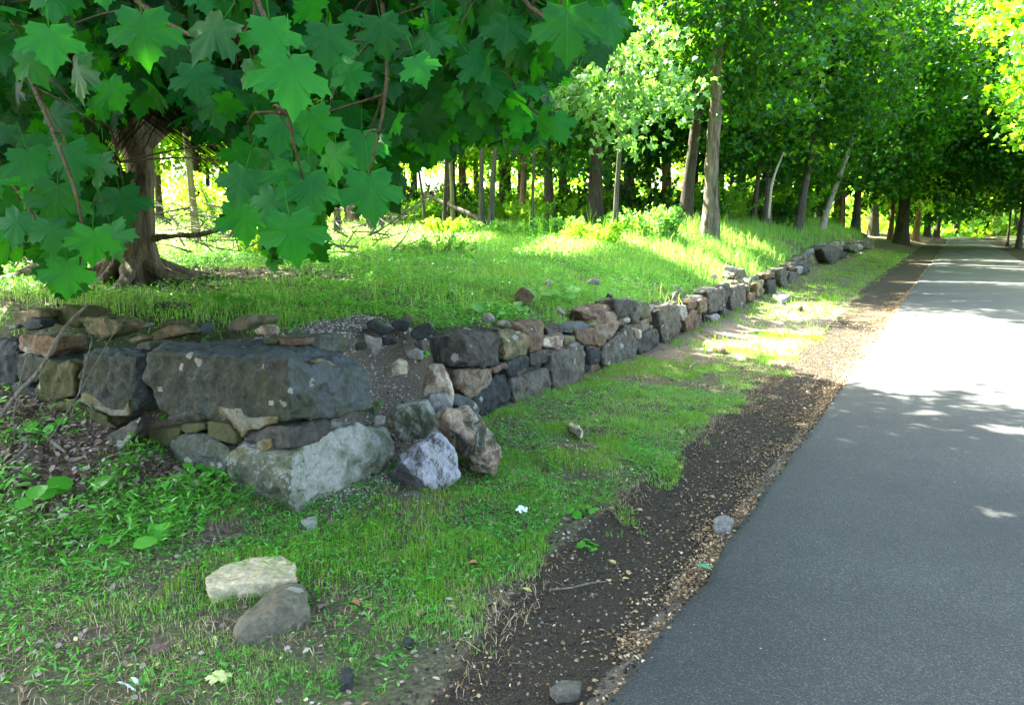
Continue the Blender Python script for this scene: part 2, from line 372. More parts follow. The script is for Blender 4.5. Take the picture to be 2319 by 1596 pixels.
col = ramp(nt, [(0, (.017, .019, .016)), (.55, (.028, .031, .026)), (.86, (.044, .047, .040)), (.97, (.085, .088, .075))], hv.outputs[0])
col = mix(nt, .9, col, ramp(nt, [(.3, (.62, .63, .64)), (.7, (1.32, 1.31, 1.28))], n1), 'MULTIPLY')
col = mix(nt, .6, col, ramp(nt, [(.3, (.5, .5, .5)), (.7, (1.4, 1.4, 1.4))], n2), 'MULTIPLY')
col = mix(nt, ramp(nt, [(.60, (0, 0, 0)), (.75, (.35, .35, .35))], noise(nt, mapping(nt, co, (1, 1, 1), (4, 2, 0)), 5, 5, .75)), col, (.035, .037, .035))
h = math_(nt, 'ADD', vo.outputs['Distance'], math_(nt, 'MULTIPLY', n2, .5))
finish(nt, col, .72, h, .7, .006, .45); M_asph = am
def flat_var(name, stops, rough=.8):
    m, nt = newmat(name); a = N(nt, 'ShaderNodeAttribute', attribute_name='var'); g = nt.nodes.new('ShaderNodeNewGeometry')
    col = ramp(nt, stops, a.outputs['Fac'], 'LINEAR')
    col = mix(nt, .5, col, ramp(nt, [(.3, (.6, .6, .6)), (.7, (1.3, 1.3, 1.3))], noise(nt, g.outputs['Position'], 90, 3)), 'MULTIPLY')
    finish(nt, col, rough, None, spec=.2); return m
M_chip = flat_var('dry_flakes', [(0, (.09, .055, .028)), (.35, (.23, .15, .07)), (.75, (.38, .26, .13)), (1, (.52, .42, .27))])
M_litter = flat_var('leaf_litter', [(0, (.05, .032, .022)), (.4, (.13, .085, .06)), (.8, (.26, .19, .15)), (1, (.40, .33, .27))])
M_peb = flat_var('pebbles', [(0, (.014, .012, .009)), (.7, (.048, .041, .030)), (.95, (.14, .12, .09)), (1, (.3, .27, .22))])
M_peb2 = flat_var('pale_pebbles', [(0, (.08, .07, .055)), (.5, (.22, .20, .16)), (1, (.5, .47, .40))])
M_brownleaf = flat_var('brown_leaf', [(0, (.30, .15, .07)), (1, (.45, .25, .12))])
M_yel = flat_var('yellow_leaf', [(0, (.34, .36, .10)), (1, (.50, .50, .22))])
M_whit = flat_var('pale_underside', [(0, (.45, .55, .50)), (1, (.7, .78, .74))])
M_gleaf = flat_var('fresh_leaf', [(0, (.03, .22, .08)), (1, (.05, .28, .12))], .4)

# ------------------------------------------------------------------ ground sheet
rr_ = 0.6*(260/.6)**np.linspace(0, 1, 560)
th_ = np.concatenate([np.radians(np.linspace(-180, -58, 50, endpoint=False)), np.radians(np.linspace(-58, 58, 620, endpoint=False)), np.radians(np.linspace(58, 180, 51))])
RR, TT = np.meshgrid(rr_, th_, indexing='ij'); GX = RR*np.sin(TT); GY = RR*np.cos(TT)
GZ = terrain(GX, GY)
V = np.stack([GX, GY, GZ], -1).reshape(-1, 3); nr, ncol = GX.shape
V = np.concatenate([V, [[0, 0, tz(0, 0)]]])
i = np.arange(nr-1)[:, None]*ncol; j = np.arange(ncol-1)[None]
q = np.stack([i+j, i+ncol+j, i+ncol+j+1, i+j+1], -1).reshape(-1, 4)
F = np.concatenate([q[:, [0, 2, 1]], q[:, [0, 3, 2]], np.stack([np.full(ncol-1, len(V)-1), np.arange(ncol-1)+1, np.arange(ncol-1)], 1)])
me = np_mesh('ground', V, F, True)
def zones(x, y):
    s, t = rc(x, y); wr = tw(s)-t; wl = (x-C0[0])*LN[0]+(y-C0[1])*LN[1]; k = (x-C0[0])*LD[0]+(y-C0[1])*LD[1]
    ins = np.minimum(wr, wl)
    gw = np.interp(s, [-7, -6.1, -4.9, 0, 6, 16, 60], [.45, .56, .74, .72, .82, 1.2, 1.5])
    g = sstep(-gw-.12, -gw+.12, t)*sstep(5.0, 4.2, t)
    gr = np.where(ins > .45, 1.0, sstep(-.05, .5, -wr)*.7*(1-g))
    litter = (ins < 0)*sstep(.7, .95, k)*sstep(1.0, .55, -wl)          # dead leaves against the left wall
    gr = gr*(1-litter)
    gr = np.where((ins > .3) & (y > 17), .55, gr)
    pale = sstep(-4.95, -4.5, s)*sstep(-2.95, -3.4, s)*sstep(-.25, .1, wr)*sstep(1.5, .9, wr)
    pale = np.maximum(pale, sstep(.05, .15, wl)*sstep(.85, .5, wl)*sstep(1.6, .9, k)*(k > -1)*(wr > 0)*.9)
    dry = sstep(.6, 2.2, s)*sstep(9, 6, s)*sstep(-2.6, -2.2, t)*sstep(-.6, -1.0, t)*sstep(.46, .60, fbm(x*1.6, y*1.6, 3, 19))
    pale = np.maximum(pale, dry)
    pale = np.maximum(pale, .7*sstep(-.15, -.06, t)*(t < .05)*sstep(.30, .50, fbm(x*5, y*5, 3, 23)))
    g = g*(1-.7*sstep(-.15, -.06, t)*(t < .05))
    gr = gr*(1-.95*sstep(2.6, 1.2, np.hypot(x+3.3, y-8.6)))
    return g, gr*(1-pale), pale, litter
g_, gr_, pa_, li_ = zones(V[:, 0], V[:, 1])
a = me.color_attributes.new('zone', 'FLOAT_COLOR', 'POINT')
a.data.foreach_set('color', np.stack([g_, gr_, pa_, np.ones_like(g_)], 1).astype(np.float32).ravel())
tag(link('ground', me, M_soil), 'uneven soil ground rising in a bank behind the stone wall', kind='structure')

# road
ss = np.concatenate([np.arange(-14, 12, .05), np.arange(12, 150, .4)])
tts = np.array([0, .05, .3, .8, 1.5, 2.2, 2.9, 3.35, 3.42])
Vs = []
for i_, t_ in enumerate([-.02]+list(tts)+[3.44]):
    s_ = ss; tj = np.full_like(ss, t_)
    if i_ <= 2: tj = tj + (fbm(ss*2.1, ss*0+3, 4, 2)-.5)*.10 + (fbm(ss*14, ss*0+9, 2, 2)-.5)*.025
    if i_ >= 9: tj = tj + (fbm(ss*1.1, ss*0+8, 4, 2)-.5)*.12
    zz = np.full_like(ss, .022) + .02*(1-((t_-1.7)/1.7)**2)
    if i_ in (0, 10): zz = np.full_like(ss, -.03)
    if i_ in (1, 9): zz = zz-.006
    P = R0[None]+s_[:, None]*RD+(tj+road_bend(ss))[:, None]*RN
    Vs.append(np.stack([P[:, 0], P[:, 1], zz], 1))
V = np.stack(Vs, 1); n_, m_ = V.shape[:2]
i = np.arange(n_-1)[:, None]*m_; j = np.arange(m_-1)[None]
q = np.stack([i+j, i+j+1, i+m_+j+1, i+m_+j], -1).reshape(-1, 4)
tag(link('road', np_mesh('road', V.reshape(-1, 3), q, False), M_asph), 'narrow dark asphalt road running away to the right', kind='structure')

# ------------------------------------------------------------------ stones
tex_big = bpy.data.textures.new('rock_big', 'CLOUDS'); tex_big.noise_scale = .16; tex_big.noise_depth = 3
tex_mid = bpy.data.textures.new('rock_mid', 'VORONOI'); tex_mid.noise_scale = .11; tex_mid.distance_metric = 'DISTANCE'
tex_fine = bpy.data.textures.new('rock_fine', 'CLOUDS'); tex_fine.noise_scale = .03; tex_fine.noise_depth = 4
def bake(o):
    dg = bpy.context.evaluated_depsgraph_get(); dg.update()
    me = bpy.data.meshes.new_from_object(o.evaluated_get(dg)); old = o.data
    o.modifiers.clear(); mats = list(old.materials); o.data = me; me.name = o.name
    me.materials.clear()
    for m in mats: me.materials.append(m)
    me.polygons.foreach_set('use_smooth', np.ones(len(me.polygons), bool))
    bpy.data.meshes.remove(old)
def nR(): return Vector((RN[0], RN[1], 0))
nLv = Vector((-LN[0], -LN[1], 0))
STONES = []
def stone(name, label, zk, pts, plane, depth, mat, ridge=None, rnd=.5, cat='stone', group=None, shrink=.8, parent=None, rough=1.0, ts=None):
    """pts: outline seen in the photo; plane: ('R',t) road-side wall face, ('L',) left wall face, ('C',ridge_x) corner of the two,
    ('Y',y) upright plane at distance y, ('G',z) lying flat with its top at height z"""
    def place(p):
        u, v = zc(zk, p[0], p[1]); off = p[2] if len(p) > 2 else 0.0
        k = plane[0]
        if k == 'C': k = 'L' if p[0] < plane[1] else 'Rc'
        if k == 'R' : n = nR(); base = Vector((*(R0+RN*plane[1]), 0))
        elif k == 'Rc': n = nR(); base = Vector((C0[0], C0[1], 0))
        elif k == 'L': n = nLv; base = Vector((C0[0], C0[1], 0)) - nLv*(plane[1] if plane[0] == 'L' and len(plane) > 1 else 0)
        elif k == 'Y': n = Vector((0, -1, 0)); base = Vector((0, plane[1], 0))
        elif k == 'G': n = Vector((0, 0, 1)); base = Vector((0, 0, plane[1]))
        return hit(u, v, base-n*off, n), n
    A = [place(p) for p in pts]; front = [a[0] for a in A]
    cen = sum(front, Vector())/len(front); back = []
    for (q, n) in A:
        c2 = cen+(q-cen)*shrink; back.append(c2-n*depth)
    size = max((a-b).length for a in front for b in front)
    origin = cen - sum((a[1] for a in A), Vector())/len(A)*depth*.5
    bm = bmesh.new()
    if ridge is not None:
        for q in front+back+[place(p)[0] for p in ridge]: bm.verts.new(q-origin)
        bmesh.ops.convex_hull(bm, input=bm.verts[:])
        loose = [v for v in bm.verts if not v.link_faces]
        bmesh.ops.delete(bm, geom=loose, context='VERTS')
    else:
        fv = [bm.verts.new(q-origin) for q in front]; bv = [bm.verts.new(q-origin) for q in back]; n_ = len(fv)
        # a slightly bulging face
        cf = bm.verts.new(cen-origin+A[0][1]*min(depth, size)*.08*0); cb = bm.verts.new(sum(back, Vector())/n_-origin)
        bmesh.ops.delete(bm, geom=[cf], context='VERTS')
        f_ = bm.faces.new(fv)
        for k in range(n_):
            bm.faces.new((fv[k], bv[k], bv[(k+1) % n_], fv[(k+1) % n_])); bm.faces.new((bv[k], cb, bv[(k+1) % n_]))
        bmesh.ops.triangulate(bm, faces=[f_])
    bmesh.ops.recalc_face_normals(bm, faces=bm.faces[:])
    me = bpy.data.meshes.new(name); bm.to_mesh(me); bm.free()
    o = link(name, me, RM[mat])
    o.location = origin
    d = max(2.5, origin.y); vox = min(max(.0045*d/2*.9, size/170), size/9)
    r = o.modifiers.new('r', 'REMESH'); r.mode = 'VOXEL'; r.voxel_size = vox
    s_ = o.modifiers.new('s', 'SMOOTH'); s_.factor = .5; s_.iterations = max(1, int(rnd*min(.035, size*.09)/vox*1.3))
    for tex, st in ((tex_big, .055), (tex_mid, .045), (tex_fine, .022)):
        dm = o.modifiers.new('d', 'DISPLACE'); dm.texture = tex; dm.texture_coords = 'GLOBAL'
        dm.strength = st*min(1, size*1.6)*rough*(1 if tex is not tex_fine else min(1, size*2)); dm.mid_level = .5
    bake(o)
    if parent is not None:
        o.parent = parent; o.location = origin-parent.location
    else: tag(o, label, cat, group)
    STONES.append(o); return o

GW = 'stones of the dry stone wall'; GL = 'loose stones lying on top of the wall'
# --- the corner
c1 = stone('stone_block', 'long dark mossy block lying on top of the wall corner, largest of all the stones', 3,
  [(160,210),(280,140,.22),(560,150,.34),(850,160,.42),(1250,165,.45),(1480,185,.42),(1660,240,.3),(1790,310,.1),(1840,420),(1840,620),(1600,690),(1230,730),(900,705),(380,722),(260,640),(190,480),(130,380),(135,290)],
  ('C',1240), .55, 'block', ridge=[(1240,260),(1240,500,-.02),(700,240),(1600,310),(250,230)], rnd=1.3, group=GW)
stone('mortar_patch', None, 3, [(670,600),(740,620),(870,625),(900,690),(1150,688),(1140,735),(1060,750),(1000,790),(905,800),(870,862),(840,800),(770,710),(690,665)], ('L',-.018), .035, 'mortar', rnd=.15, parent=c1, shrink=.95, rough=.5)
stone('mortar_patch', None, 3, [(1385,262),(1480,255),(1560,275),(1615,315),(1540,305),(1400,285)], ('C',1240), .03, 'mortar', rnd=.1, parent=c1, shrink=.95, rough=.4)
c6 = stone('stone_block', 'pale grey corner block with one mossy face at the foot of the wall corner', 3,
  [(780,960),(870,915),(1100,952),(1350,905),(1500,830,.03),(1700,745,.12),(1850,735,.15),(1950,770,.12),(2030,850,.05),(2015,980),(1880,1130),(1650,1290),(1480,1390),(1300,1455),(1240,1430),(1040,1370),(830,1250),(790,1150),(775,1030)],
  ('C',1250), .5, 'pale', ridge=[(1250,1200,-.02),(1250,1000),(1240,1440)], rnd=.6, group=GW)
stone('stone_slab', 'dark slab wedged between the two big corner blocks', 3,
  [(880,860),(1000,790),(1130,752),(1500,712),(1530,760),(1480,820),(1390,900),(1150,945),(1000,902)], ('C',1240), .4, 'slate2', rnd=1.0, ridge=[(1240,760),(1240,930)], group=GW)
p_ = stone('wall_stone', 'dark olive flat stone under the left half of the big corner block', 3, [(605,715),(780,745),(830,820),(830,900),(700,872),(605,838)], ('L',), .3, 'olive', group=GW)
stone('mortar_patch', None, 3, [(980,885),(1030,855),(1100,850),(1105,920),(1060,952),(985,940)], ('L',-.02), .04, 'mortar', parent=c6, shrink=.9, rough=.5)
stone('mortar_patch', None, 3, [(780,950),(820,925),(930,935),(925,975),(880,1000),(870,1080),(800,1130),(782,1040)], ('L',-.015), .04, 'mortar', parent=c6, shrink=.9, rough=.5)
stone('wall_stone', 'small olive stone tucked under the left end of the big corner block', 3, [(410,760),(440,742),(600,735),(605,790),(450,820),(410,800)], ('L',), .2, 'olive', group=GW)
stone('wall_stone', 'olive and dark stone low in the wall beside a green sprig', 3, [(145,785),(410,762),(412,800),(390,870),(300,920),(180,870)], ('L',.05), .25, 'olive', group=GW)
stone('wall_stone', 'grey green rounded stone left of the pale corner block', 3, [(335,870),(400,822),(600,812),(760,900),(795,950),(772,1100),(730,1130),(580,1090),(380,1010),(330,950)], ('L',.02), .35, 'greyg', rnd=.8, ridge=[(520,930,-.04),(640,1000,-.03)], group=GW)
stone('small_stone', 'small pale stone at the very foot of the wall corner', 3, [(1300,1460),(1440,1425),(1450,1490),(1350,1510)], ('G',.05), .1, 'pale')
stone('small_stone', 'small grey stone peeping out below the right side of the corner block', 3, [(1600,1350),(1740,1270),(1750,1350),(1640,1380)], ('Y',4.85), .1, 'slate')
# --- left wall
lb_ = stone('wall_stone', 'squarish mossy block with a dark right side, left of the big corner block', 1,
  [(665,640),(760,590,.12),(1050,595,.18),(1170,640,.2),(1145,760,.18),(1200,900,.2),(1240,1085,.2),(1020,1128),(900,1120),(640,1012),(650,760)], ('L',), .35, 'block', ridge=[(1085,640),(1070,830,-.01),(700,630)], rnd=.6, group=GW)
stone('mortar_patch', None, 1, [(640,930),(700,945),(760,985),(830,1060),(900,1080),(985,1075),(1015,980),(1035,1120),(900,1128),(760,1078),(640,1015)], ('L',-.02), .035, 'mortar', parent=lb_, shrink=.95, rough=.4, rnd=.1)
stone('wall_stone', 'mossy stone behind the leaning stick in the left wall', 1, [(120,620),(360,672),(400,700),(285,865),(190,850),(120,790)], ('L',), .3, 'block', group=GW)
stone('wall_stone', 'yellow green mossy stone low in the left wall', 1, [(380,690),(590,700),(588,960),(440,1000),(400,1060),(320,1052),(275,880)], ('L',), .3, 'olive', group=GW)
stone('wall_stone', 'narrow black stone between two mossy blocks of the left wall', 1, [(590,680),(650,685),(640,995),(575,1000)], ('L',.1), .3, 'black', group=GW)
stone('wall_stone', 'rusty brown flat stone on top of the left wall', 1, [(140,485),(260,465),(460,500),(450,600),(380,650),(150,605)], ('L',.02), .25, 'brown', ridge=[(300,540,-.02),(360,505,-.01)], group=GW)
stone('wall_stone', 'black block cut by the left edge of the picture', 1, [(-200,520,.1),(0,508,.15),(130,500,.15),(150,612),(120,850),(60,882),(-20,892),(-200,900)], ('L',), .35, 'black', ridge=[(20,640,-.02)], group=GW)
stone('wall_stone', 'low mossy slab under the squarish block, half sunk in dead leaves', 1, [(420,1035),(600,1000),(700,1060),(840,1120),(860,1180),(905,1205),(880,1245),(810,1240),(620,1115),(430,1082)], ('L',-.03), .25, 'olive', group=GW)
stone('fallen_stone', 'dark pointed stone with yellow streaks leaning at the foot of the left wall', 1, [(850,1290),(1010,1180),(1110,1130),(1085,1250),(960,1392),(830,1322)], ('L',-.12), .12, 'slate2', rnd=.2)
stone('wall_stone', 'small dark stone at the foot of the left wall near the picture edge', 1, [(70,900),(160,842),(200,900),(280,960),(270,1002),(90,972)], ('L',), .2, 'block', group=GW)
# --- loose stones on top of the left wall
for lab, pts, pl, dp, mt in [
 ('tan angular stone leftmost on top of the left wall', [(100,310),(240,265),(330,280),(330,340),(180,425),(110,375)], ('L',.35), .2, 'tan'),
 ('dark rounded stone in front of the leftmost tan stone', [(180,385),(250,335),(330,360),(320,430),(200,445)], ('L',.28), .12, 'black'),
 ('round olive stone behind the top of the leaning stick', [(395,345),(440,270),(560,240),(640,280),(625,425),(420,395)], ('L',.5), .25, 'olive'),
 ('light tan kite shaped stone on top of the left wall', [(635,350),(700,335),(850,340),(990,400),(900,490),(800,522),(700,470)], ('L',.3), .22, 'tan'),
 ('thin pale grey stone right of the light tan stone', [(1000,430),(1040,395),(1130,385),(1120,420),(1010,460)], ('L',.5), .12, 'grey'),
 ('broad olive tan stone behind the left end of the big block', [(1190,505),(1240,425),(1400,400),(1450,480),(1330,502),(1250,528)], ('L',.5), .2, 'tan'),
 ('flat tan stone lying behind the broad olive tan one', [(1270,385),(1400,350),(1405,410),(1280,415)], ('L',.75), .15, 'tan'),
 ('grey rounded boulder in a tuft of grass above the big block', [(1800,400),(1860,340),(1960,320),(1998,380),(1950,445),(1830,452)], ('L',.8), .2, 'round'),
 ('small grey rounded stone right of the grey boulder', [(2000,350),(2060,322),(2130,350),(2110,392),(2020,385)], ('L',.9), .15, 'round'),
 ('dark flat stone in weeds below the tree roots', [(1180,270),(1250,220),(1420,230),(1450,290),(1340,322),(1200,305)], ('L',1.2), .2, 'block'),
 ('small brownish stone between two tan stones', [(990,525),(1090,480),(1135,512),(1040,552)], ('L',.25), .12, 'tan'),
 ('small pale stone by the upper left end of the big block', [(1050,595),(1110,545),(1200,530),(1195,602)], ('L',.2), .15, 'greyg'),
 ('dark stone right of the broad olive tan stone', [(1490,405),(1600,380),(1605,470),(1500,482)], ('L',.7), .12, 'block'),
 ('pale chip beside the light tan stone', [(600,480),(680,480),(685,505),(610,512)], ('L',.25), .05, 'white'),
 ('dark pebble sized stone at the far left of the wall top', [(60,400),(120,395),(130,430),(70,440)], ('L',.3), .06, 'grey')]:
    stone('loose_stone', lab, 1, pts, pl, dp, mt, rnd=.7, group=GL)
for lab, pts, pl, dp, mt in [
 ('white angular stone above the middle of the big block', [(960,45),(1020,0),(1075,20),(1075,78),(990,72)], ('L',.65), .12, 'white'),
 ('small yellowish brick shaped stone above the big block', [(1040,100),(1140,98),(1146,148),(1040,145)], ('L',.5), .12, 'olive'),
 ('long red brown brick shaped stone above the big block', [(1155,102),(1340,100),(1350,152),(1160,155)], ('L',.5), .12, 'red'),
 ('rounded mossy stone behind the right end of the big block', [(1390,105),(1450,70),(1600,70),(1680,115),(1690,180),(1640,212),(1500,195),(1400,150)], ('C',1), .25, 'greyg'),
 ('small dark round stone right of the rounded mossy stone', [(1720,135),(1800,140),(1812,192),(1730,192)], ('Y',5.35), .12, 'block'),
 ('pale pointed flat stone tilted over the bare soil', [(1780,60),(1930,100),(1920,180),(1870,250),(1820,180)], ('Y',5.35), .06, 'grey')]:
    pts2 = [(x, y, .45) for x, y in pts] if pl[0] == 'C' else pts
    stone('loose_stone', lab, 3, pts2, pl, dp, mt, rnd=.6, group=GL)
for lab, pts, pl, dp, mt in [
 ('pale tan stone lying on the bare gap in the wall', [(1270,700),(1330,650),(1400,690),(1412,770),(1290,782)], ('Y',5.35), .15, 'white'),
 ('whitish flat stone just left of the dark block', [(1380,590),(1480,560),(1530,610),(1530,662),(1400,645)], ('Y',5.7), .15, 'grey'),
 ('leftmost of the black stones scattered above the gap', [(1090,375),(1130,345),(1270,415),(1275,460),(1200,465),(1090,405)], ('Y',5.9), .15, 'black'),
 ('middle one of the black stones scattered above the gap', [(1270,375),(1340,340),(1440,370),(1400,432),(1340,442)], ('Y',6.0), .15, 'black'),
 ('black wedge shaped stone leaning behind the dark block', [(1430,445),(1500,380),(1590,370),(1605,450),(1500,512),(1440,482)], ('Y',5.85), .15, 'black'),
 ('small bluish black stone below the scattered black ones', [(1210,480),(1290,490),(1335,530),(1220,545)], ('Y',5.6), .1, 'black'),
 ('small round grey stone above the scattered black ones', [(1360,335),(1410,305),(1465,330),(1450,362),(1370,355)], ('Y',6.3), .1, 'round'),
 ('small grey stone between the pale corner block and the bare soil', [(1150,1090),(1230,1110),(1235,1155),(1150,1172)], ('Y',5.0), .1, 'grey'),
 ('dark upright stone beside the left end of the dark block', [(1450,520),(1530,500),(1535,590),(1470,570)], ('Y',5.75), .1, 'slate2'),
 ('tiny white stone above the black stones', [(1100,335),(1130,322),(1142,340),(1110,350)], ('Y',6.2), .04, 'white')]:
    stone('loose_stone', lab, 2, pts, pl, dp, mt, rnd=.4, group=GL)
# --- fallen stones below the gap
stone('fallen_stone', 'tall cream white stone standing upright in the gap of the wall', 2, [(1535,780),(1570,700),(1680,690),(1705,740),(1750,830),(1762,980),(1690,940),(1530,965),(1528,850)], ('Y',5.55), .22, 'white', ridge=[(1640,800,-.04)], rnd=.6, shrink=.7)
stone('fallen_stone', 'small bluish grey stone supporting the tall cream white stone', 2, [(1570,935),(1700,925),(1762,1000),(1762,1040),(1650,1072),(1590,1025)], ('Y',5.4), .2, 'grey', rnd=.3)
stone('fallen_stone', 'pale greenish squarish stone right of the corner block', 2, [(1270,1070),(1320,1010),(1560,980),(1612,1080),(1622,1150),(1560,1262),(1400,1295),(1330,1262)], ('Y',5.2), .3, 'pale', ridge=[(1330,1040,-.02),(1590,1090,0)], rnd=.4, shrink=.7)
stone('fallen_stone', 'large rusty brown and white wedge of stone fallen beside the wall gap', 2, [(1630,1065),(1800,1040),(1850,1020),(1950,1100),(2050,1250),(2125,1370),(2115,1460),(2085,1546),(1900,1510),(1780,1330),(1650,1190),(1618,1120)], ('Y',5.0), .3, 'wedge', ridge=[(1850,1180,-.08),(1990,1400,-.08),(1800,1100,-.02)], rnd=.35, shrink=.65)
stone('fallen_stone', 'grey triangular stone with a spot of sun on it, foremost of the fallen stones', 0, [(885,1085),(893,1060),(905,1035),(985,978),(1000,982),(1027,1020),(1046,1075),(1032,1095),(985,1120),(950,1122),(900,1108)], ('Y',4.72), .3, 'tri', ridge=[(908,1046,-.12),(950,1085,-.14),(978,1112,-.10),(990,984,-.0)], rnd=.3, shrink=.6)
stone('fallen_stone', 'small grey stone under the grey triangular stone', 0, [(903,1122),(915,1112),(975,1125),(985,1142),(930,1152),(903,1142)], ('Y',4.55), .1, 'slate', rnd=.3)
# --- road side wall
R = []
def rw(label, zk, pts, t, mat, depth=.3, ridge=None, rnd=.3, cat='stone', name='wall_stone'):
    R.append(stone(name, label, zk, pts, ('R', t), depth, mat, ridge=ridge, rnd=rnd, group=GW, cat=cat))
rw('large black block overhanging the gap in the road side wall', 4, [(560,465,.3),(740,420,.32),(800,400,.32),(1100,405,.18),(1115,418),(1115,660),(1000,705),(860,665),(600,650,.25),(560,640,.3)], -2.36, 'slate2', .45, [(850,450),(925,560,-.04)], rnd=.35)
rw('ochre block immediately right of the large black block', 4, [(1115,418,.12),(1210,405,.16),(1350,462),(1355,500),(1330,600),(1160,645),(1120,600,.1)], -2.36, 'tan', .3, [(1160,520)])
rw('rust coloured upright stone right of the ochre block', 4, [(1220,362,.15),(1440,332,.15),(1465,480),(1440,560),(1350,590),(1340,450)], -2.38, 'red', .3, [(1350,440)])
rw('small greenish stone perched behind the large black block', 4, [(960,365),(1050,345),(1130,390),(1100,412),(960,408)], -2.75, 'olive', .15)
rw('rusty brown stone under the large black block', 4, [(830,720),(1000,690),(1070,715),(1082,800),(1060,860),(900,925),(840,890),(805,820)], -2.38, 'brown', .3, [(930,780,-.03)])
rw('thin red slab under the ochre block', 4, [(1065,700),(1180,655),(1192,700),(1090,745)], -2.36, 'red', .2)
rw('blue black stone under the ochre block', 4, [(1165,660),(1240,615),(1330,590),(1355,620),(1350,690),(1215,765),(1170,740)], -2.38, 'black', .25, [(1240,680,-.03)])
rw('small dark stone under the rust coloured upright stone', 4, [(1350,590),(1500,562),(1512,620),(1490,660),(1370,690)], -2.37, 'slate2', .2)
rw('dark stone with a cream blotch at the foot of the wall', 4, [(920,930),(1070,870),(1100,745),(1170,740),(1202,850),(1180,940),(1130,1000),(1060,1085),(990,1060),(930,980)], -2.38, 'black', .3, [(1060,930,-.04)])
rw('low dark green stone left of the blotched stone', 4, [(770,900),(860,900),(975,990),(975,1060),(920,1052),(820,1000),(765,960)], -2.36, 'block', .2)
rw('large grey green squarish block low in the road side wall', 4, [(1200,795),(1480,690),(1510,740),(1532,1000),(1480,1005),(1335,1032),(1260,980),(1215,870)], -2.36, 'slate', .3, [(1370,860,-.03),(1230,800)])
rw('large grey block tapering downwards with cream lichen spots', 4, [(1512,572),(1750,530),(1765,600),(1767,700),(1700,820),(1580,912),(1532,880),(1518,720)], -2.33, 'slate', .3, [(1640,700,-.03)])
rw('small blue black stone wedged between two large grey blocks', 4, [(1770,540),(1880,560),(1905,590),(1900,640),(1830,680),(1800,670)], -2.37, 'black', .2)
rw('tiny black stone low between two large grey blocks', 4, [(1770,620),(1815,690),(1800,722),(1770,722)], -2.4, 'black', .15)
rw('kite shaped grey slab with its point at the ground', 4, [(1925,520),(2110,370),(2132,420),(2157,590),(2080,680),(1985,727),(1905,670),(1898,600)], -2.34, 'slate', .28, [(2030,550,-.02)])
rw('small cream stone with a hanging corner in the upper course', 4, [(1460,480),(1600,460),(1612,540),(1560,572),(1460,532)], -2.38, 'white', .2)
rw('small tan stone right of the cream stone', 4, [(1615,470),(1695,450),(1702,512),(1612,525)], -2.38, 'tan', .2)
rw('reddish stone in the middle course', 4, [(1710,402),(1840,400),(1842,530),(1750,520),(1702,480)], -2.37, 'red', .22)
rw('pinkish tan stone resting on the kite shaped slab', 4, [(1845,382),(2010,340),(2025,390),(1960,470),(1880,540),(1838,520)], -2.36, 'brown', .25)
rw('red brown block topmost above the reddish stone', 4, [(1735,272,.12),(1900,222,.16),(1980,215,.06),(1987,330),(1860,376),(1760,332,.1)], -2.42, 'red', .25, [(1850,310)])
rw('dark grey block topmost above the kite shaped slab', 4, [(1985,182),(2130,180),(2177,222),(2130,292),(2010,326),(1985,280)], -2.42, 'slate2', .28, [(2080,230,-.03)])
rw('tiny red stone under the dark grey topmost block', 4, [(2018,332),(2062,330),(2062,376),(2030,382)], -2.38, 'red', .12)
rw('tiny pale stone right of the tiny red stone', 4, [(2068,328),(2112,318),(2108,362),(2072,368)], -2.38, 'white', .12)
rw('flat grey slab lying on edge of the upper course', 4, [(1470,392),(1560,380),(1645,400),(1672,440),(1560,440),(1490,455)], -2.5, 'slate2', .2)
rw('dark low block right of the kite shaped slab', 5, [(250,1172),(330,1120),(412,1090),(427,1190),(350,1252),(280,1262)], -2.38, 'slate2', .25)
rw('small white stone above the dark low block', 5, [(242,1090),(300,1098),(292,1172),(255,1165)], -2.38, 'white', .15)
rw('upright brown grey slab standing on end', 5, [(410,962),(480,912),(560,920),(577,1090),(510,1172),(460,1202),(430,1080)], -2.38, 'slate', .25, [(500,1040,-.02)])
rw('pale stone beside the top of the upright slab', 5, [(552,925),(612,920),(617,1000),(592,1042),(575,1000)], -2.4, 'grey', .2)
rw('red brown upright stone', 5, [(600,1030),(650,960),(702,952),(712,1080),(680,1132),(620,1122)], -2.4, 'red', .2)
rw('small rusty stone on top of the red brown upright', 5, [(615,902),(690,882),(702,942),(630,952)], -2.42, 'red', .2)
rw('orange brown stone left of the smooth grey slab', 5, [(702,882),(762,870),(767,980),(720,982)], -2.44, 'brown', .2)
rw('smooth large grey slab in full length below the sunny grass', 5, [(766,822),(885,790),(897,940),(860,962),(780,982)], -2.46, 'slate', .25)
rw('narrow upright stone right of the smooth grey slab', 5, [(888,782),(922,765),(927,850),(898,922)], -2.48, 'slate2', .2)
rw('dark grey slab third from the smooth grey one', 5, [(928,792),(1030,770),(1037,900),(1000,962),(932,962)], -2.5, 'slate', .25)
rw('small pale stone topping the dark grey slab', 5, [(1040,782),(1077,790),(1062,832),(1042,830)], -2.52, 'tan', .15)
rw('squat stone low beside the dark grey slab', 5, [(1048,842),(1105,830),(1107,890),(1060,902)], -2.52, 'red', .2)
rw('tan upright stone where the sun meets the wall', 5, [(1115,762),(1160,740),(1166,850),(1120,872)], -2.56, 'tan', .2)
rw('single angular stone sitting on top above the smooth slabs', 5, [(938,722),(970,672),(1035,665),(1042,720),(1000,752),(950,752)], -2.75, 'slate', .25)
rw('small stone under the smooth grey slab', 5, [(780,1002),(850,985),(862,1032),(792,1042)], -2.42, 'grey', .15)
rw('low narrow stone under the dark grey slab', 5, [(872,962),(922,950),(912,1010),(880,1022)], -2.44, 'slate2', .15)
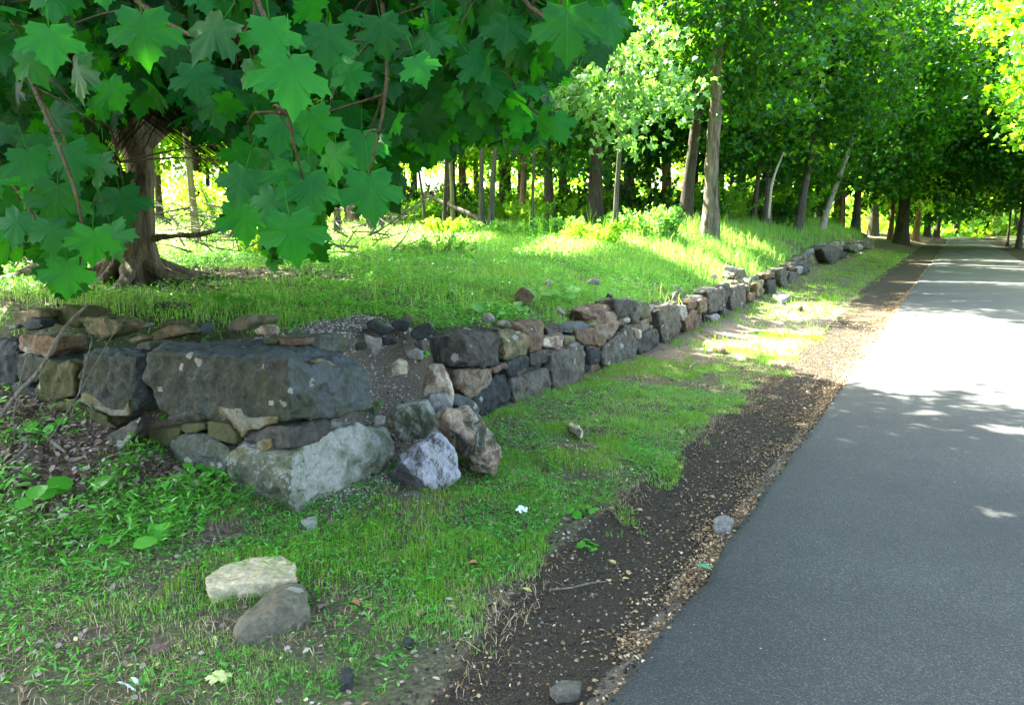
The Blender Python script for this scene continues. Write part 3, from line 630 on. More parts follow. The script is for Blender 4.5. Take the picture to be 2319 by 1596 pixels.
for k, (pts, mt, lab) in enumerate([
 ([(1190,742),(1250,735),(1256,832),(1200,852)], 'slate2', 'dark square stone in the shaded run beyond the sun patch'),
 ([(1165,700),(1240,690),(1240,732),(1170,738)], 'red', 'reddish stone above the dark square one'),
 ([(1280,662),(1322,650),(1336,790),(1300,802),(1280,742)], 'slate', 'tall narrow grey stone of the shaded run'),
 ([(1345,682),(1385,690),(1402,740),(1370,787),(1345,770)], 'slate', 'pointed grey stone right of the tall narrow one'),
 ([(1400,652),(1440,640),(1442,700),(1410,712)], 'grey', 'small light stone near the end of the shaded run'),
 ([(1445,632),(1490,630),(1492,690),(1450,702)], 'slate2', 'last stone at the end of the shaded run'),
 ([(1340,652),(1390,640),(1387,680),(1345,680)], 'red', 'small stone on top of the pointed grey one')]):
    rw(lab, 5, pts, -2.6-.04*k, mt, .22)
def blob(label, s_, tin, z0, w_, h_, mat, group, name='wall_stone'):
    c = R0+RD*s_+RN*(float(tw(s_))-tin+float(road_bend(np.array(s_)))); nn = random.randint(6, 8); bm = bmesh.new()
    for k in range(nn):
        a_ = 2*math.pi*k/nn+random.uniform(-.25, .25); f = 1/max(abs(math.cos(a_)), abs(math.sin(a_)))**.8
        for dpt, sh in ((0, 1), (-.25, .8)):
            lx = math.cos(a_)*w_/2*f*sh*random.uniform(.85, 1.05); lz = math.sin(a_)*h_/2*f*sh*random.uniform(.85, 1.05); dd_ = dpt+random.uniform(-.02, .02)
            bm.verts.new((RD[0]*lx+RN[0]*dd_, RD[1]*lx+RN[1]*dd_, lz))
    bm.verts.new((RN[0]*.03, RN[1]*.03, 0)); bmesh.ops.convex_hull(bm, input=bm.verts[:]); bmesh.ops.delete(bm, geom=[v for v in bm.verts if not v.link_faces], context='VERTS')
    me = bpy.data.meshes.new(name); bm.to_mesh(me); bm.free(); o = link(name, me, RM[mat], loc=Vector((c[0], c[1], z0+h_/2)))
    d = max(3, c[1]); r = o.modifiers.new('r', 'REMESH'); r.mode = 'VOXEL'; r.voxel_size = max(.002*d, w_/16)
    sm = o.modifiers.new('s', 'SMOOTH'); sm.iterations = 1
    for tex, st in ((tex_big, .03), (tex_mid, .025)):
        dm = o.modifiers.new('d', 'DISPLACE'); dm.texture = tex; dm.texture_coords = 'GLOBAL'; dm.strength = st
    bake(o); tag(o, label, 'stone', group); return o
random.seed(11)
sx = -2.05
while sx < 44:
    far_ = sx > 12; ht = float(np.interp(sx, [-3, -2, -1, 1, 2.2, 4, 7, 10.5, 15, 19, 23, 38, 44], [.72, .62, .54, .62, .54, .52, .52, .46, .55, .72, .9, .85, .8])); z0 = -.06; wst = random.uniform(.36, .60)*(1.0+.055*max(0, sx-8) if sx > 8 else 1)
    while z0 < ht-.05:
        hh0 = random.uniform(.20, .34)*(1.0+.03*max(0, sx-8)); hh0 = min(hh0, ht-z0+.06)
        blob('stone of the far shaded run of the road side wall' if far_ else 'small stone filling a chink between larger wall stones', sx+random.uniform(-.06, .06), .05 if far_ else .10, z0, wst*random.uniform(.85, 1.2), hh0*1.05,
             random.choice(['slate', 'slate2', 'slate', 'brown', 'tan', 'block', 'grey', 'red']), 'stones of the far wall run' if far_ else 'chink stones of the road side wall'); z0 += hh0*.92
    sx += wst*.92
stone('fallen_boulder', 'big dark boulder slumped out of the far wall', 5, [(1575,522),(1620,490),(1700,512),(1707,560),(1680,640),(1650,652),(1600,592)], ('R',-2.95), .6, 'slate2', ridge=[(1640,560,-.1)], cat='boulder')
stone('fallen_boulder', 'smaller dark boulder leaning on the big dark boulder', 5, [(1700,522),(1765,562),(1745,602),(1700,592)], ('R',-3.0), .4, 'black', cat='boulder')
fx = [(1790,520,40,45),(1820,535,34,40),(1850,512,36,50),(1880,500,30,60),(1912,505,34,60),(1940,520,26,50),(1765,585,34,30),(1815,580,40,30),(1900,560,30,26),(1745,640,40,26),(1870,560,24,24),(1845,600,30,18)]
labs = ['grey stone leftmost in the grassy far wall', 'brownish stone low in the grassy far wall', 'pale stone in the middle of the grassy far wall', 'upright stone near the end of the grassy far wall',
        'shaded stone under the grass of the far mound', 'end stone of the grassy far wall by the sunny strip', 'small stone beside the big dark boulder', 'small stone fallen below the far wall',
        'tan stone fallen below the far wall end', 'dark stone lying in grass below the big dark boulder', 'round pale stone under the far wall', 'flat stone in the grass below the far wall']
for k, (x, y, ww, hh_) in enumerate(fx):
    stone('far_stone', labs[k], 5, [(x-ww/2, y+hh_*.3), (x-ww*.35, y-hh_*.4), (x+ww*.1, y-hh_*.5), (x+ww*.5, y-hh_*.2), (x+ww*.45, y+hh_*.4), (x, y+hh_*.5)], ('R', -3.15 if k < 6 else -2.95), .35, ['slate','tan','grey','slate2','slate','brown','red','slate2','tan','slate2','grey','slate'][k], group='stones of the far end of the wall')
# stones on the bank above the road side wall
for lab, pts, y_, dp, mt in [
 ('grey pyramid shaped stone behind the ochre block', [(980,325),(1040,280),(1090,320),(1085,352),(990,352)], 6.6, .15, 'grey'),
 ('flat grey stone right of the pyramid shaped one', [(1100,350),(1160,338),(1220,380),(1200,405),(1130,392)], 6.5, .15, 'round'),
 ('rusty pointed stone sticking up out of the bank weeds', [(1215,190),(1250,130),(1300,85),(1360,120),(1395,165),(1360,212),(1230,212)], 8.6, .25, 'red'),
 ('small brown pointed stone in the grass left of the rusty one', [(1065,135),(1085,85),(1112,110),(1102,142)], 9.2, .12, 'brown'),
 ('pale small stone higher up the grassy bank', [(1455,62),(1490,30),(1522,60),(1500,92)], 9.8, .15, 'white'),
 ('grey white flat stone in the grass below the sunny strip', [(1765,62),(1830,20),(1885,42),(1872,82)], 10.3, .2, 'grey'),
 ('dark small stone in the shady grass left of the brown pointed one', [(715,152),(760,120),(805,150),(760,172)], 8.6, .12, 'slate2'),
 ('dark stone beside the red brown topmost block', [(1920,182),(1935,130),(1975,150),(1985,200)], 9.4, .12, 'slate2'),
 ('thin grey slab in weeds above the reddish stone', [(1540,262),(1570,235),(1625,290),(1610,312)], 8.2, .08, 'grey')]:
    stone('loose_stone', lab, 4, pts, ('Y', y_), dp, mt, rnd=.4, group=GL)
for lab, pts, y_, dp, mt in [
 ('light flat slab in sunlit grass above the smooth grey slab', [(870,660),(900,640),(985,662),(960,700)], 14.6, .25, 'grey'),
 ('white stone in the bright grass', [(790,715),(815,695),(838,720),(820,748)], 13.2, .15, 'white'),
 ('pile stone half hidden in grass above the rusty stones', [(510,790),(560,780),(600,830),(520,850)], 12.3, .25, 'grey'),
 ('reddish low stone at the grass edge right of the dark topmost block', [(490,850),(540,845),(545,885),(500,890)], 11.6, .2, 'tan')]:
    stone('loose_stone', lab, 5, pts, ('Y', y_), dp, mt, rnd=.4, group=GL)
stone('boulder', 'reddish grey boulder in the shady meadow grass', 0, [(945,628),(955,600),(985,592),(1005,605),(1010,630)], ('Y',10.8), .3, 'red', rnd=.6, cat='boulder')
# stones on the lawn and verge
stone('flat_stone', 'cream flat stone with a crack lying in the lawn in front', 6, [(610,592),(660,555),(720,520),(880,472),(1060,468),(1130,510),(1140,600),(1000,612),(760,640),(640,668),(618,640)], ('G',.075), .11, 'cream', rnd=.35, rough=.5, shrink=.95)
stone('round_stone', 'grey rounded triangular stone touching the cream flat stone', 6, [(x, y, .055) for x, y in [(770,890),(800,835),(850,785),(920,715),(1000,655),(1060,622),(1130,614),(1180,640),(1205,680),(1218,780),(1170,825),(1100,848),(950,892),(800,914)]],
  ('G',.11), .12, 'round', ridge=[(1080,680),(1130,720),(1000,740),(950,800),(870,850,.02)], rnd=1.6, rough=.4, shrink=1.0)
for lab, zk, pts, pl, dp, mt in [
 ('small flat grey stone in the lawn between wall corner and cream stone', 6, [(1040,385),(1045,322),(1130,330),(1135,382),(1055,402)], ('G',.03), .05, 'slate'),
 ('small pointed grey stone standing upright in the verge grass', 4, [(2118,990),(2150,870),(2175,860),(2192,960),(2170,998)], ('Y',7.35), .05, 'slate2'),
 ('elongated white stone lying in the verge grass', 4, [(1635,1105),(1660,1095),(1720,1120),(1745,1150),(1735,1180),(1700,1145),(1640,1125)], ('G',.07), .06, 'white'),
 ('grey speckled stone sunk in the chips beside the road edge', 0, [(1612,1190),(1618,1172),(1640,1166),(1660,1175),(1655,1196),(1630,1200)], ('G',.03), .06, 'grey'),
 ('dark flat stone lying in the chips near the bottom edge', 0, [(1240,1555),(1270,1535),(1320,1538),(1310,1565),(1260,1572)], ('G',.03), .04, 'slate'),
 ('black pebble in the lawn near the bottom edge', 6, [(1390,1185),(1400,1110),(1450,1100),(1475,1150),(1450,1195)], ('G',.05), .06, 'black'),
 ('small black pebble near the brown curled leaf', 6, [(1750,950),(1780,925),(1815,940),(1800,965)], ('G',.04), .05, 'black'),
 ('grey flat stone in the sunny verge below the wall', 5, [(1225,852),(1290,830),(1350,852),(1290,882)], ('G',.14), .15, 'grey'),
 ('small red brown stone in the sunny verge', 5, [(1395,918),(1420,905),(1440,925),(1410,935)], ('G',.1), .1, 'red'),
 ('brown flat stone at the edge of the sun patch by the wall', 5, [(810,1220),(850,1200),(900,1222),(880,1235)], ('G',.08), .08, 'brown'),
 ('small grey stone at the wall foot under the kite shaped slab', 4, [(1820,745),(1870,720),(1900,745),(1870,775)], ('Y',9.0), .12, 'slate'),
 ('whitish stone at the wall foot left of the grey one', 4, [(1705,815),(1760,780),(1800,790),(1780,820)], ('Y',8.6), .12, 'grey'),
 ('small greenish stone at the foot of the blotched stone', 4, [(1060,1110),(1100,1070),(1120,1090),(1100,1120)], ('Y',6.3), .08, 'greyg')]:
    stone('lawn_stone', lab, zk, pts, pl, dp, mt, rnd=.4, shrink=.95)

# ------------------------------------------------------------------ leaf shapes
half = [(.0, .03), (.06, -.06), (.20, -.10), (.37, -.17), (.385, -.06), (.50, -.02), (.43, .07), (.46, .13), (.38, .20), (.50, .22), (.68, .25), (.64, .35), (.74, .53), (.60, .50), (.53, .61), (.43, .54), (.30, .55),
        (.29, .63), (.36, .74), (.24, .73), (.20, .82), (.12, .84), (.0, 1.04)]
outl = half + [(-x, y) for x, y in reversed(half[1:-1])]
mT = [(0, .26, .03)]
for x, y in outl:
    r2 = x*x+(y-.26)**2; th = math.atan2(abs(x), y-.0)
    crease = min(abs(th-a) for a in (0, .92, 1.95)); mT.append((x, y, -.34*r2 + .05*crease + .02*math.sin(9*th)))
n_ = len(outl); mF = [(0, 1+k, 1+(k+1) % n_) for k in range(n_)]
mT = np.array(mT); mF = np.array(mF)[:, [0, 2, 1]]
mUV = mT[:, :2]
# petiole appended
pet = np.array([(-.008, 0, 0), (.008, 0, 0), (.006, -.35, .06), (-.006, -.35, .06), (.006, -.65, .16), (-.006, -.65, .16)])
mTp = np.concatenate([mT, pet]); b_ = len(mT)
mFp = np.concatenate([mF, np.array([(0, 1, 2), (0, 2, 3), (3, 2, 4), (3, 4, 5)])+b_]); mUVp = np.concatenate([mUV, np.zeros((6, 2))])
# simple lobed leaf for crowns farther off
o2 = [(0, 0), (.36, -.05), (.28, .18), (.62, .40), (.24, .46), (0, 1), (-.24, .46), (-.62, .40), (-.28, .18), (-.36, -.05)]
sT = np.array([(0, .25, .05)]+[(x, y, -.12*(x*x+(y-.25)**2)) for x, y in o2]); sF = np.array([(0, 1+(k+1) % 10, 1+k) for k in range(10)])
# oval leaf, two facets
eT = np.array([(0, 0, 0), (.30, .35, .06), (.22, .72, .03), (0, 1, -.06), (-.22, .72, .03), (-.30, .35, .06), (0, .45, -.02)])
eF = np.array([(6, 0, 1), (6, 1, 2), (6, 2, 3), (6, 3, 4), (6, 4, 5), (6, 5, 0)])
lT = np.array([(0, 0, 0), (.10, .3, .06), (.09, .6, .10), (0, 1, .02), (-.09, .6, .10), (-.10, .3, .06)]); lF = np.array([(0, 1, 5), (1, 2, 4), (1, 4, 5), (2, 3, 4)])

# ------------------------------------------------------------------ where sun reaches the ground
def gp(poly, z): return np.array([list(hit(u, v, (0, 0, z), (0, 0, 1)))[:2] for u, v in poly])
def gg(poly): return np.array([list(on_ground(u, v, 3, 34))[:2] for u, v in poly])
LIT = [gp([(1590,800),(1690,700),(1800,640),(1960,655),(2010,695),(2180,700),(2319,735),(2500,800),(2500,950),(2319,930),(2230,912),(2120,935),(2050,885),(1950,885),(1880,860),(1800,812),(1700,805)], 0),
       gg([(1150,580),(1330,530),(1500,530),(1610,590),(1670,640),(1580,665),(1520,615),(1470,570),(1300,590)]),
       gg([(1500,520),(1640,516),(1720,545),(1750,590),(1690,628),(1640,595),(1560,555)]),
       gg([(690,560),(900,538),(1130,535),(1120,556),(900,572),(700,590)]),
       gg([(360,562),(620,552),(620,574),(380,582)]),
       np.array([[-5.5, 20], [-1.2, 20], [-1.5, 33], [-7.5, 33]])]
def inpoly(P, x, y):
    r = np.zeros(len(x), bool); j = len(P)-1
    for i in range(len(P)):
        xi, yi = P[i]; xj, yj = P[j]
        c = ((yi > y) != (yj > y)) & (x < (xj-xi)*(y-yi)/(yj-yi+1e-12)+xi); r ^= c; j = i
    return r
SPOT = [(960,1035,.62,.07),(1010,1060,.5,.05),(2110,942,0,.12),(2290,985,0,.16),(2275,1180,0,.12),(1405,1312,0,.05),(2215,915,0,.1)]
SPOT = [(hit(u, v, (0, 0, z), (0, 0, 1)), r) for u, v, z, r in SPOT]
def blocks_light(p):
    """True where a leaf may stand: drop the leaves whose shadow would fall on the open sunny patches"""
    keep = np.ones(len(p), bool)
    for zg in (0.0, 1.15):
        g = p - SUN[None]*((p[:, 2]-zg)/SUN[2])[:, None]; x, y = g[:, 0], g[:, 1]
        jx0 = x+(fbm(x*1.3, y*1.3, 3, 31)-.5)*1.6+(fbm(x*5, y*5, 2, 33)-.5)*1.1; jy0 = y+(fbm(x*1.3, y*1.3, 3, 37)-.5)*1.6+(fbm(x*5, y*5, 2, 39)-.5)*1.1
        for k, P in enumerate(LIT):
            if (k == 0) != (zg == 0.0): continue
            jj = 1.0 if k == 0 else .35; jx = x+(jx0-x)*jj; jy = y+(jy0-y)*jj
            keep &= ~(inpoly(P, jx, jy) & ((k <= 2) | (fbm(x*.7, y*1.6, 3, 41) > .46)))
        s, t = rc(x, y)
        if zg == 0.0:
            streak = (s > 4.5) & (t > -2.2) & (fbm(s*.9+.3, t*.30, 3, 77) > .57)
            keep &= ~streak
    for c, r in SPOT:
        g = p - SUN[None]*((p[:, 2]-c.z)/SUN[2])[:, None]
        keep &= ((g[:, 0]-c.x)**2+(g[:, 1]-c.y)**2) > r*r
    return keep
def rnd_dirs(n, up=.4, down_tip=.5, face=None):
    nrm = rng.normal(0, .55, (n, 3)); nrm[:, 2] += up
    if face is not None: nrm += face
    tip = rng.normal(0, 1, (n, 3)); tip[:, 2] -= down_tip
    return frames(tip, nrm)

# ------------------------------------------------------------------ the old maple on the left
tb = on_ground(300, 648); TX, TY = tb.x, tb.y; TZ = tb.z
maple = empty('maple_tree', (TX, TY, TZ)); tag(maple, 'old spreading maple with a swollen knobbly trunk, big leaves hanging before it', 'tree')
def rel(V): return np.asarray(V)-np.array([TX, TY, TZ])
def pp(u, v, dy=0): a_ = at(u, v, TY+dy); return [a_.x, a_.y, a_.z]
def mflare(th, f, h):
    root = np.exp(-h*3.6)*(.35+.6*np.maximum(0, np.cos(5*th+.7))**2+.2*np.cos(3*th))
    burl = .55*np.exp(-((h-1.75)/.22)**2)*np.maximum(0, np.cos(th-2.6))+.25*np.exp(-((h-1.5)/.14)**2)*np.maximum(0, np.cos(th-1.9))
    return 1+root+burl
tr = [pp(302,665), pp(303,600), pp(304,540), pp(314,460), pp(320,400), pp(314,340), pp(305,300), pp(318,255), pp(326,200), pp(332,100), pp(330,-60), pp(345,-300), pp(350,-600)]
V1 = tube(tr, [.27, .21, .17, .135, .12, .13, .20, .16, .15, .15, .13, .09, .03], 72, .24, 16, 22, 5, flare=mflare)
rts = [V1]
for k in range(9):
    a_ = k*.7+.2; L = .75+.5*((k*5) % 3)/2; q = []
    for f in (0, .25, .5, .75, 1):
        x_ = TX+math.cos(a_+.25*f*(-1)**k)*(.12+L*f); y_ = TY+math.sin(a_+.25*f*(-1)**k)*(.12+L*f); q.append([x_, y_, tz(x_, y_)+.16*(1-f)**2*(1.6-f)-.02+.03*(1-f)])
    rts.append(tube(q, [.095, .06, .045, .03, .015], 12, .15, 8, 5, k+50, .1))
V1 = merge(rts)
link('trunk', np_mesh('trunk', rel(V1[0]), V1[1], True), B_maple, maple)
limbs = [([pp(318,330), pp(360,290,.1), pp(395,255,.2), pp(420,190,.3), pp(440,80,.4), pp(480,-150,.8), pp(520,-420,1.2)], [.10,.10,.10,.10,.09,.07,.03]),
         ([pp(345,540), pp(400,532,-.1), pp(440,534,-.2), pp(478,526,-.3), pp(540,505,-.5), pp(600,480,-.8)], [.038,.028,.025,.022,.015,.008]),
         ([pp(326,200), pp(280,120,-.5), pp(240,20,-1.2), pp(260,-150,-2.3), pp(300,-200,-3.6)], [.10,.085,.07,.05,.03]),
         ([pp(330,60), pp(430,-40,-.8), pp(600,-160,-1.8), pp(800,-260,-3.0), pp(1000,-300,-4.0)], [.10,.08,.06,.045,.025]),
         ([pp(330,140), pp(500,90,-.3), pp(700,40,-.6), pp(950,-20,-1.0), pp(1150,-80,-1.4)], [.09,.07,.055,.035,.02]),
         ([pp(326,170), pp(200,120,0), pp(60,60,.2), pp(-100,0,.4)], [.08,.06,.04,.02])]
# drooping boughs that reach the front
boughs = [ [(200,-200,4.2),(240,-60,3.2),(330,20,2.6),(420,80,2.25),(520,105,2.05),(545,125,1.98)],
           [(500,-260,3.6),(560,-80,2.8),(590,20,2.4),(640,120,2.15),(650,230,2.1),(660,330,2.1),(690,420,2.15)],
           [(820,-260,3.8),(860,-60,3.0),(870,60,2.7),(880,180,2.5),(860,300,2.4),(835,400,2.35)],
           [(1050,-280,3.6),(1130,-80,2.9),(1200,20,2.5),(1270,60,2.25),(1310,90,2.2)],
           [(900,-200,4.2),(960,20,3.6),(1060,130,3.2),(1150,200,2.9),(1230,270,2.7)],
           [(-150,-200,3.8),(-20,0,3.0),(60,160,2.6),(120,300,2.4),(170,420,2.3),(200,520,2.35),(180,600,2.4)],
           [(20,-250,4.5),(60,-50,3.8),(120,80,3.4),(200,200,3.2),(260,300,3.1),(280,420,3.0)],
           [(-300,100,3.2),(-80,300,2.8),(20,400,2.6),(80,490,2.5),(110,560,2.5)],
           [(350,-150,4.5),(430,0,4.0),(520,150,3.8),(560,260,3.7),(560,380,3.6),(600,470,3.6)],
           [(700,-100,5.0),(760,100,4.6),(800,200,4.4),(900,260,4.3),(1000,280,4.2),(1080,290,4.1)],
           [(205,185,5.2),(300,200,4.9),(380,218,4.7),(470,214,4.5)]]
for pts_, rad_ in limbs:
    v_ = tube(pts_, rad_, 12, .1, 8, 6, len(pts_), .05)
    link('branch', np_mesh('branch', rel(v_[0]), v_[1], True), B_maple, maple)
MASK = [(-200,-400),(-200,640),(0,600),(60,560),(120,640),(160,668),(190,575),(240,545),(280,490),(285,430),(262,380),(232,330),(228,285),(360,225),(420,285),(470,290),(540,300),(545,360),(530,430),(530,490),(590,535),(615,582),(722,560),(718,490),(790,410),(812,480),(845,500),(882,478),(886,330),(960,352),(1080,312),(1150,335),(1240,312),(1290,300),(1220,235),(1270,160),(1350,110),(1410,60),(1425,0),(1500,-400)]
MASK = np.array(MASK, float)
HAND = [(505,45,1.95,.175,-40),(610,45,1.98,.15,10),(655,130,1.95,.20,8),(572,135,2.0,.13,15),(320,30,2.1,.19,0),(110,60,2.2,.17,10),(60,110,2.3,.16,20),(180,130,2.2,.17,-10),(660,370,2.15,.15,0),
        (835,395,2.3,.20,8),(700,395,2.15,.175,5),(620,430,2.15,.145,-15),(555,385,2.25,.16,-20),(655,490,2.1,.19,5),(545,465,2.4,.17,10),(1285,20,2.1,.19,0),(1255,265,2.6,.13,25),(940,130,2.3,.12,20),
        (270,430,2.9,.20,10),(210,520,2.3,.15,-5),(250,510,2.4,.16,12),(130,420,2.4,.19,-10),(110,500,2.4,.15,5),(150,590,2.5,.17,0),(60,340,2.5,.18,20),(45,480,2.6,.17,-15),(150,330,2.5,.18,8),(230,350,2.6,.17,-12),
        (440,150,2.6,.17,5),(400,90,2.7,.17,-20),(480,220,2.7,.16,12),(700,250,2.3,.17,10),(760,330,2.4,.16,-8),(790,150,2.4,.13,5),(880,150,2.6,.16,10),(640,270,2.3,.15,-10),(740,60,2.3,.17,0),(860,40,2.5,.17,12),(980,60,2.6,.17,-8),
        (1060,100,2.7,.16,10),(1150,40,2.6,.17,-6),(1120,170,2.8,.15,15),(1180,230,2.9,.15,0),(1010,200,3.0,.16,10),(1080,260,3.0,.15,-10),(960,280,3.2,.16,6),(900,260,2.8,.17,-12),(1370,20,2.4,.16,20),(1340,60,2.6,.12,50),(820,300,2.5,.17,4)]
hb = [[] for _ in boughs]
def near_bough(P):
    best = 0; bd = 1e9
    for k, b in enumerate(BW):
        d = np.min(np.linalg.norm(b-P, axis=1))
        if d < bd: bd = d; best = k
    return best
BW = [np.concatenate([np.linspace(np.array(at(*b[k])), np.array(at(*b[k+1])), 8) for k in range(len(b)-1)]) for b in boughs]
# fill leaves of the boughs
nfill = 26000
uu = rng.uniform(-200, 1450, nfill); vv = rng.uniform(-350, 680, nfill); dd = 2.5+5.0*rng.uniform(0, 1, nfill)**.62
ok = inpoly(MASK, uu, vv)
# thin out towards the lower fringe
inner = inpoly(MASK, uu, vv+45) & inpoly(MASK, uu+25, vv+15) & inpoly(MASK, uu-25, vv+15)
ok &= inner | (rng.uniform(0, 1, nfill) < .30)
cl = fbm(uu/75., vv/75., 3, 91); ok &= (cl > .30) | (vv < 150)
uu, vv, dd = uu[ok], vv[ok], dd[ok]
FP = np.array([list(at(a_, b_, c_)) for a_, b_, c_ in zip(uu, vv, dd)])
keep = blocks_light(FP); FP = FP[keep]
sizes = rng.uniform(.07, .135, len(FP)); tipd = rng.normal(0, .55, (len(FP), 3)); tipd[:, 2] -= .9; tipd[:, 1] -= .1
nrm = rng.normal(0, .45, (len(FP), 3)); nrm[:, 1] -= .55; nrm[:, 2] += .6
RF = frames(tipd, nrm); var = rng.uniform(0, 1, len(FP))**1.3
HP, HS, HT, HNn = [], [], [], []
for (u_, v_, d_, s_, a_) in HAND:
    HP.append(list(at(u_, v_, d_))); HS.append(s_*.72); r_ = math.radians(a_)
    HT.append([math.sin(r_), -.12+random.uniform(-.15, .15), -math.cos(r_)]); HNn.append([random.uniform(-.5, .5), -.7, .6+random.uniform(-.45, .4)])
HP = np.array(HP); HS = np.array(HS); HR = frames(np.array(HT), np.array(HNn))
AP = np.concatenate([HP, FP]); AS = np.concatenate([HS, sizes]); AR = np.concatenate([HR, RF]); AV = np.concatenate([rng.uniform(.25, .8, len(HP)), var])
own = np.array([near_bough(p) for p in AP])
maple_b = []
for k, b in enumerate(boughs):
    P = np.array([list(at(*q)) for q in b]); n_ = len(P)
    parts = [tube(P, np.linspace(.010, .0028, n_), 7, .08, 6, 6, k+3, .15)]
    sel = np.where(own == k)[0]
    # side twigs up to the leaf bases
    for i_ in sel[::3]:
        L0 = AP[i_]+AR[i_] @ np.array([0, -.65, .16])*AS[i_]; j_ = np.argmin(np.linalg.norm(BW[k]-L0, axis=1)); q = BW[k][max(0, j_-3)]
        if np.linalg.norm(q-L0) > 2.2: continue
        mid = (q+L0)/2+rng.normal(0, .03, 3)+np.array([0, 0, .05]); parts.append(tube([q, mid, L0], [.0045, .003, .0018], 4, sub=2))
    Vb, Fb = merge(parts)
    bo = link('branch', np_mesh('branch', rel(Vb), Fb, True), B_twig, maple); maple_b.append(bo)
    if len(sel):
        me = batch(mTp, mFp, rel(AP[sel]), AR[sel], AS[sel], AV[sel], mUVp, 'leaves', True)
        link('leaves', me, M_maple, bo)
# high crown above the frame, shades the foreground
def crown_points(n, c, rx, ry, rz, thick=.6, clump=60, cr=.55):
    m = max(1, n//clump); d = rng.normal(0, 1, (m, 3)); d /= np.linalg.norm(d, axis=1, keepdims=True)
    r = rng.uniform(1-thick, 1, (m, 1))**.7; cc = d*r*np.array([rx, ry, rz])+np.array(c)
    off = rng.normal(0, cr, (m, clump, 3))*np.array([1, 1, .45]); return (cc[:, None]+off).reshape(-1, 3)
p = crown_points(60000, (TX+.3, TY-.5, 6.3), 6.7, 6.5, 3.3, 1.0, 40, .6)
u_, v_ = proj(p); vis = (u_ > -260) & (u_ < 2600) & (v_ > -30) & (p[:, 1] > .5)
okm = (~vis) | (inpoly(MASK, u_, v_+28) & inpoly(MASK, u_+15, v_+10))
fr = (p[:, 1]**2+p[:, 0]**2 < 2.2**2) & (p[:, 2] < 3.5)
s_, t_ = rc(p[:, 0], p[:, 1])
p = p[okm & ~fr & blocks_light(p)]
n_ = len(p)
link('crown', batch(sT, sF, rel(p), rnd_dirs(n_, .9, .4), rng.uniform(.12, .19, n_), rng.uniform(0, 1, n_), name='crown'), M_crown, maple)

# ------------------------------------------------------------------ woodland trees
def crown_mesh(n, rx, ry, rz, cz, clump, cr, size, world=None, hang=0, unique=True, tmpl='s'):
    p = crown_points(n, (0, 0, cz), rx, ry, rz, .75, clump, cr)
    p = p[p[:, 2] > hang]
    if world is not None:
        wp = p+np.array(world); keep = blocks_light(wp)
        for fn in SIGHT: keep &= fn(wp)
        p = p[keep]
    k = len(p)
    T, F_ = (sT, sF) if tmpl == 's' else (eT, eF)
    return batch(T, F_, p, rnd_dirs(k, .55, .3), rng.uniform(.75, 1.25, k)*size, rng.uniform(0, 1, k), name='crown')
# keep the views the photograph has open under the crowns (meadow edge, road corridor)
def sight1(p):
    u, v = proj(p); lim = np.interp(u, [0, 330, 500, 880, 1000, 1150, 1250, 1500, 1750, 2000, 2120, 2200, 2319], [470, 440, 430, 440, 345, 370, 420, 440, 440, 450, 475, 482, 475])
    lim = lim + (fbm(u/40., v/400., 2, 5)-.5)*70
    return ~((v > lim) & (p[:, 1] < 60) & (v < 520))
SIGHT = [sight1]
def make_trunk(h, r, lean, seed, mat, parent, ridged=.12, loc=(0, 0, 0), seg=14, fork=True):
    rg = np.random.default_rng(seed); pts = [[0, 0, -.25]]; n = 7
    for k in range(1, n+1):
        f = k/n; pts.append([lean[0]*f*h+rg.normal(0, .05)*f, lean[1]*f*h+rg.normal(0, .05)*f, h*f])
    rad = [r*1.5]+[r*(1.12-.75*(k/n)) for k in range(1, n+1)]
    fl = lambda th, f, hh: 1+np.exp(-hh*2.2)*(.22+.25*np.maximum(0, np.cos(4*th+seed)))
    parts = [tube(pts, rad, seg, ridged, 12, 8, seed, flare=fl)]
    if fork:
        for k in range(5):
            f = rg.uniform(.35, .9); i = int(f*n); q = np.array(pts[i+1 if i+1 <= n else n]); a_ = rg.uniform(0, 6.28); L = rg.uniform(1.4, 3.2)
            e = q+np.array([math.cos(a_)*L, math.sin(a_)*L, L*.7]); parts.append(tube([q, (q+e)/2+np.array([0, 0, .15]), e], [r*.22, r*.14, r*.05], 7, sub=3, seed=k))
    V_, F_ = merge(parts)
    return link('trunk', np_mesh('trunk', V_, F_, True), mat, parent)
GT = 'trees at the edge of the wood'
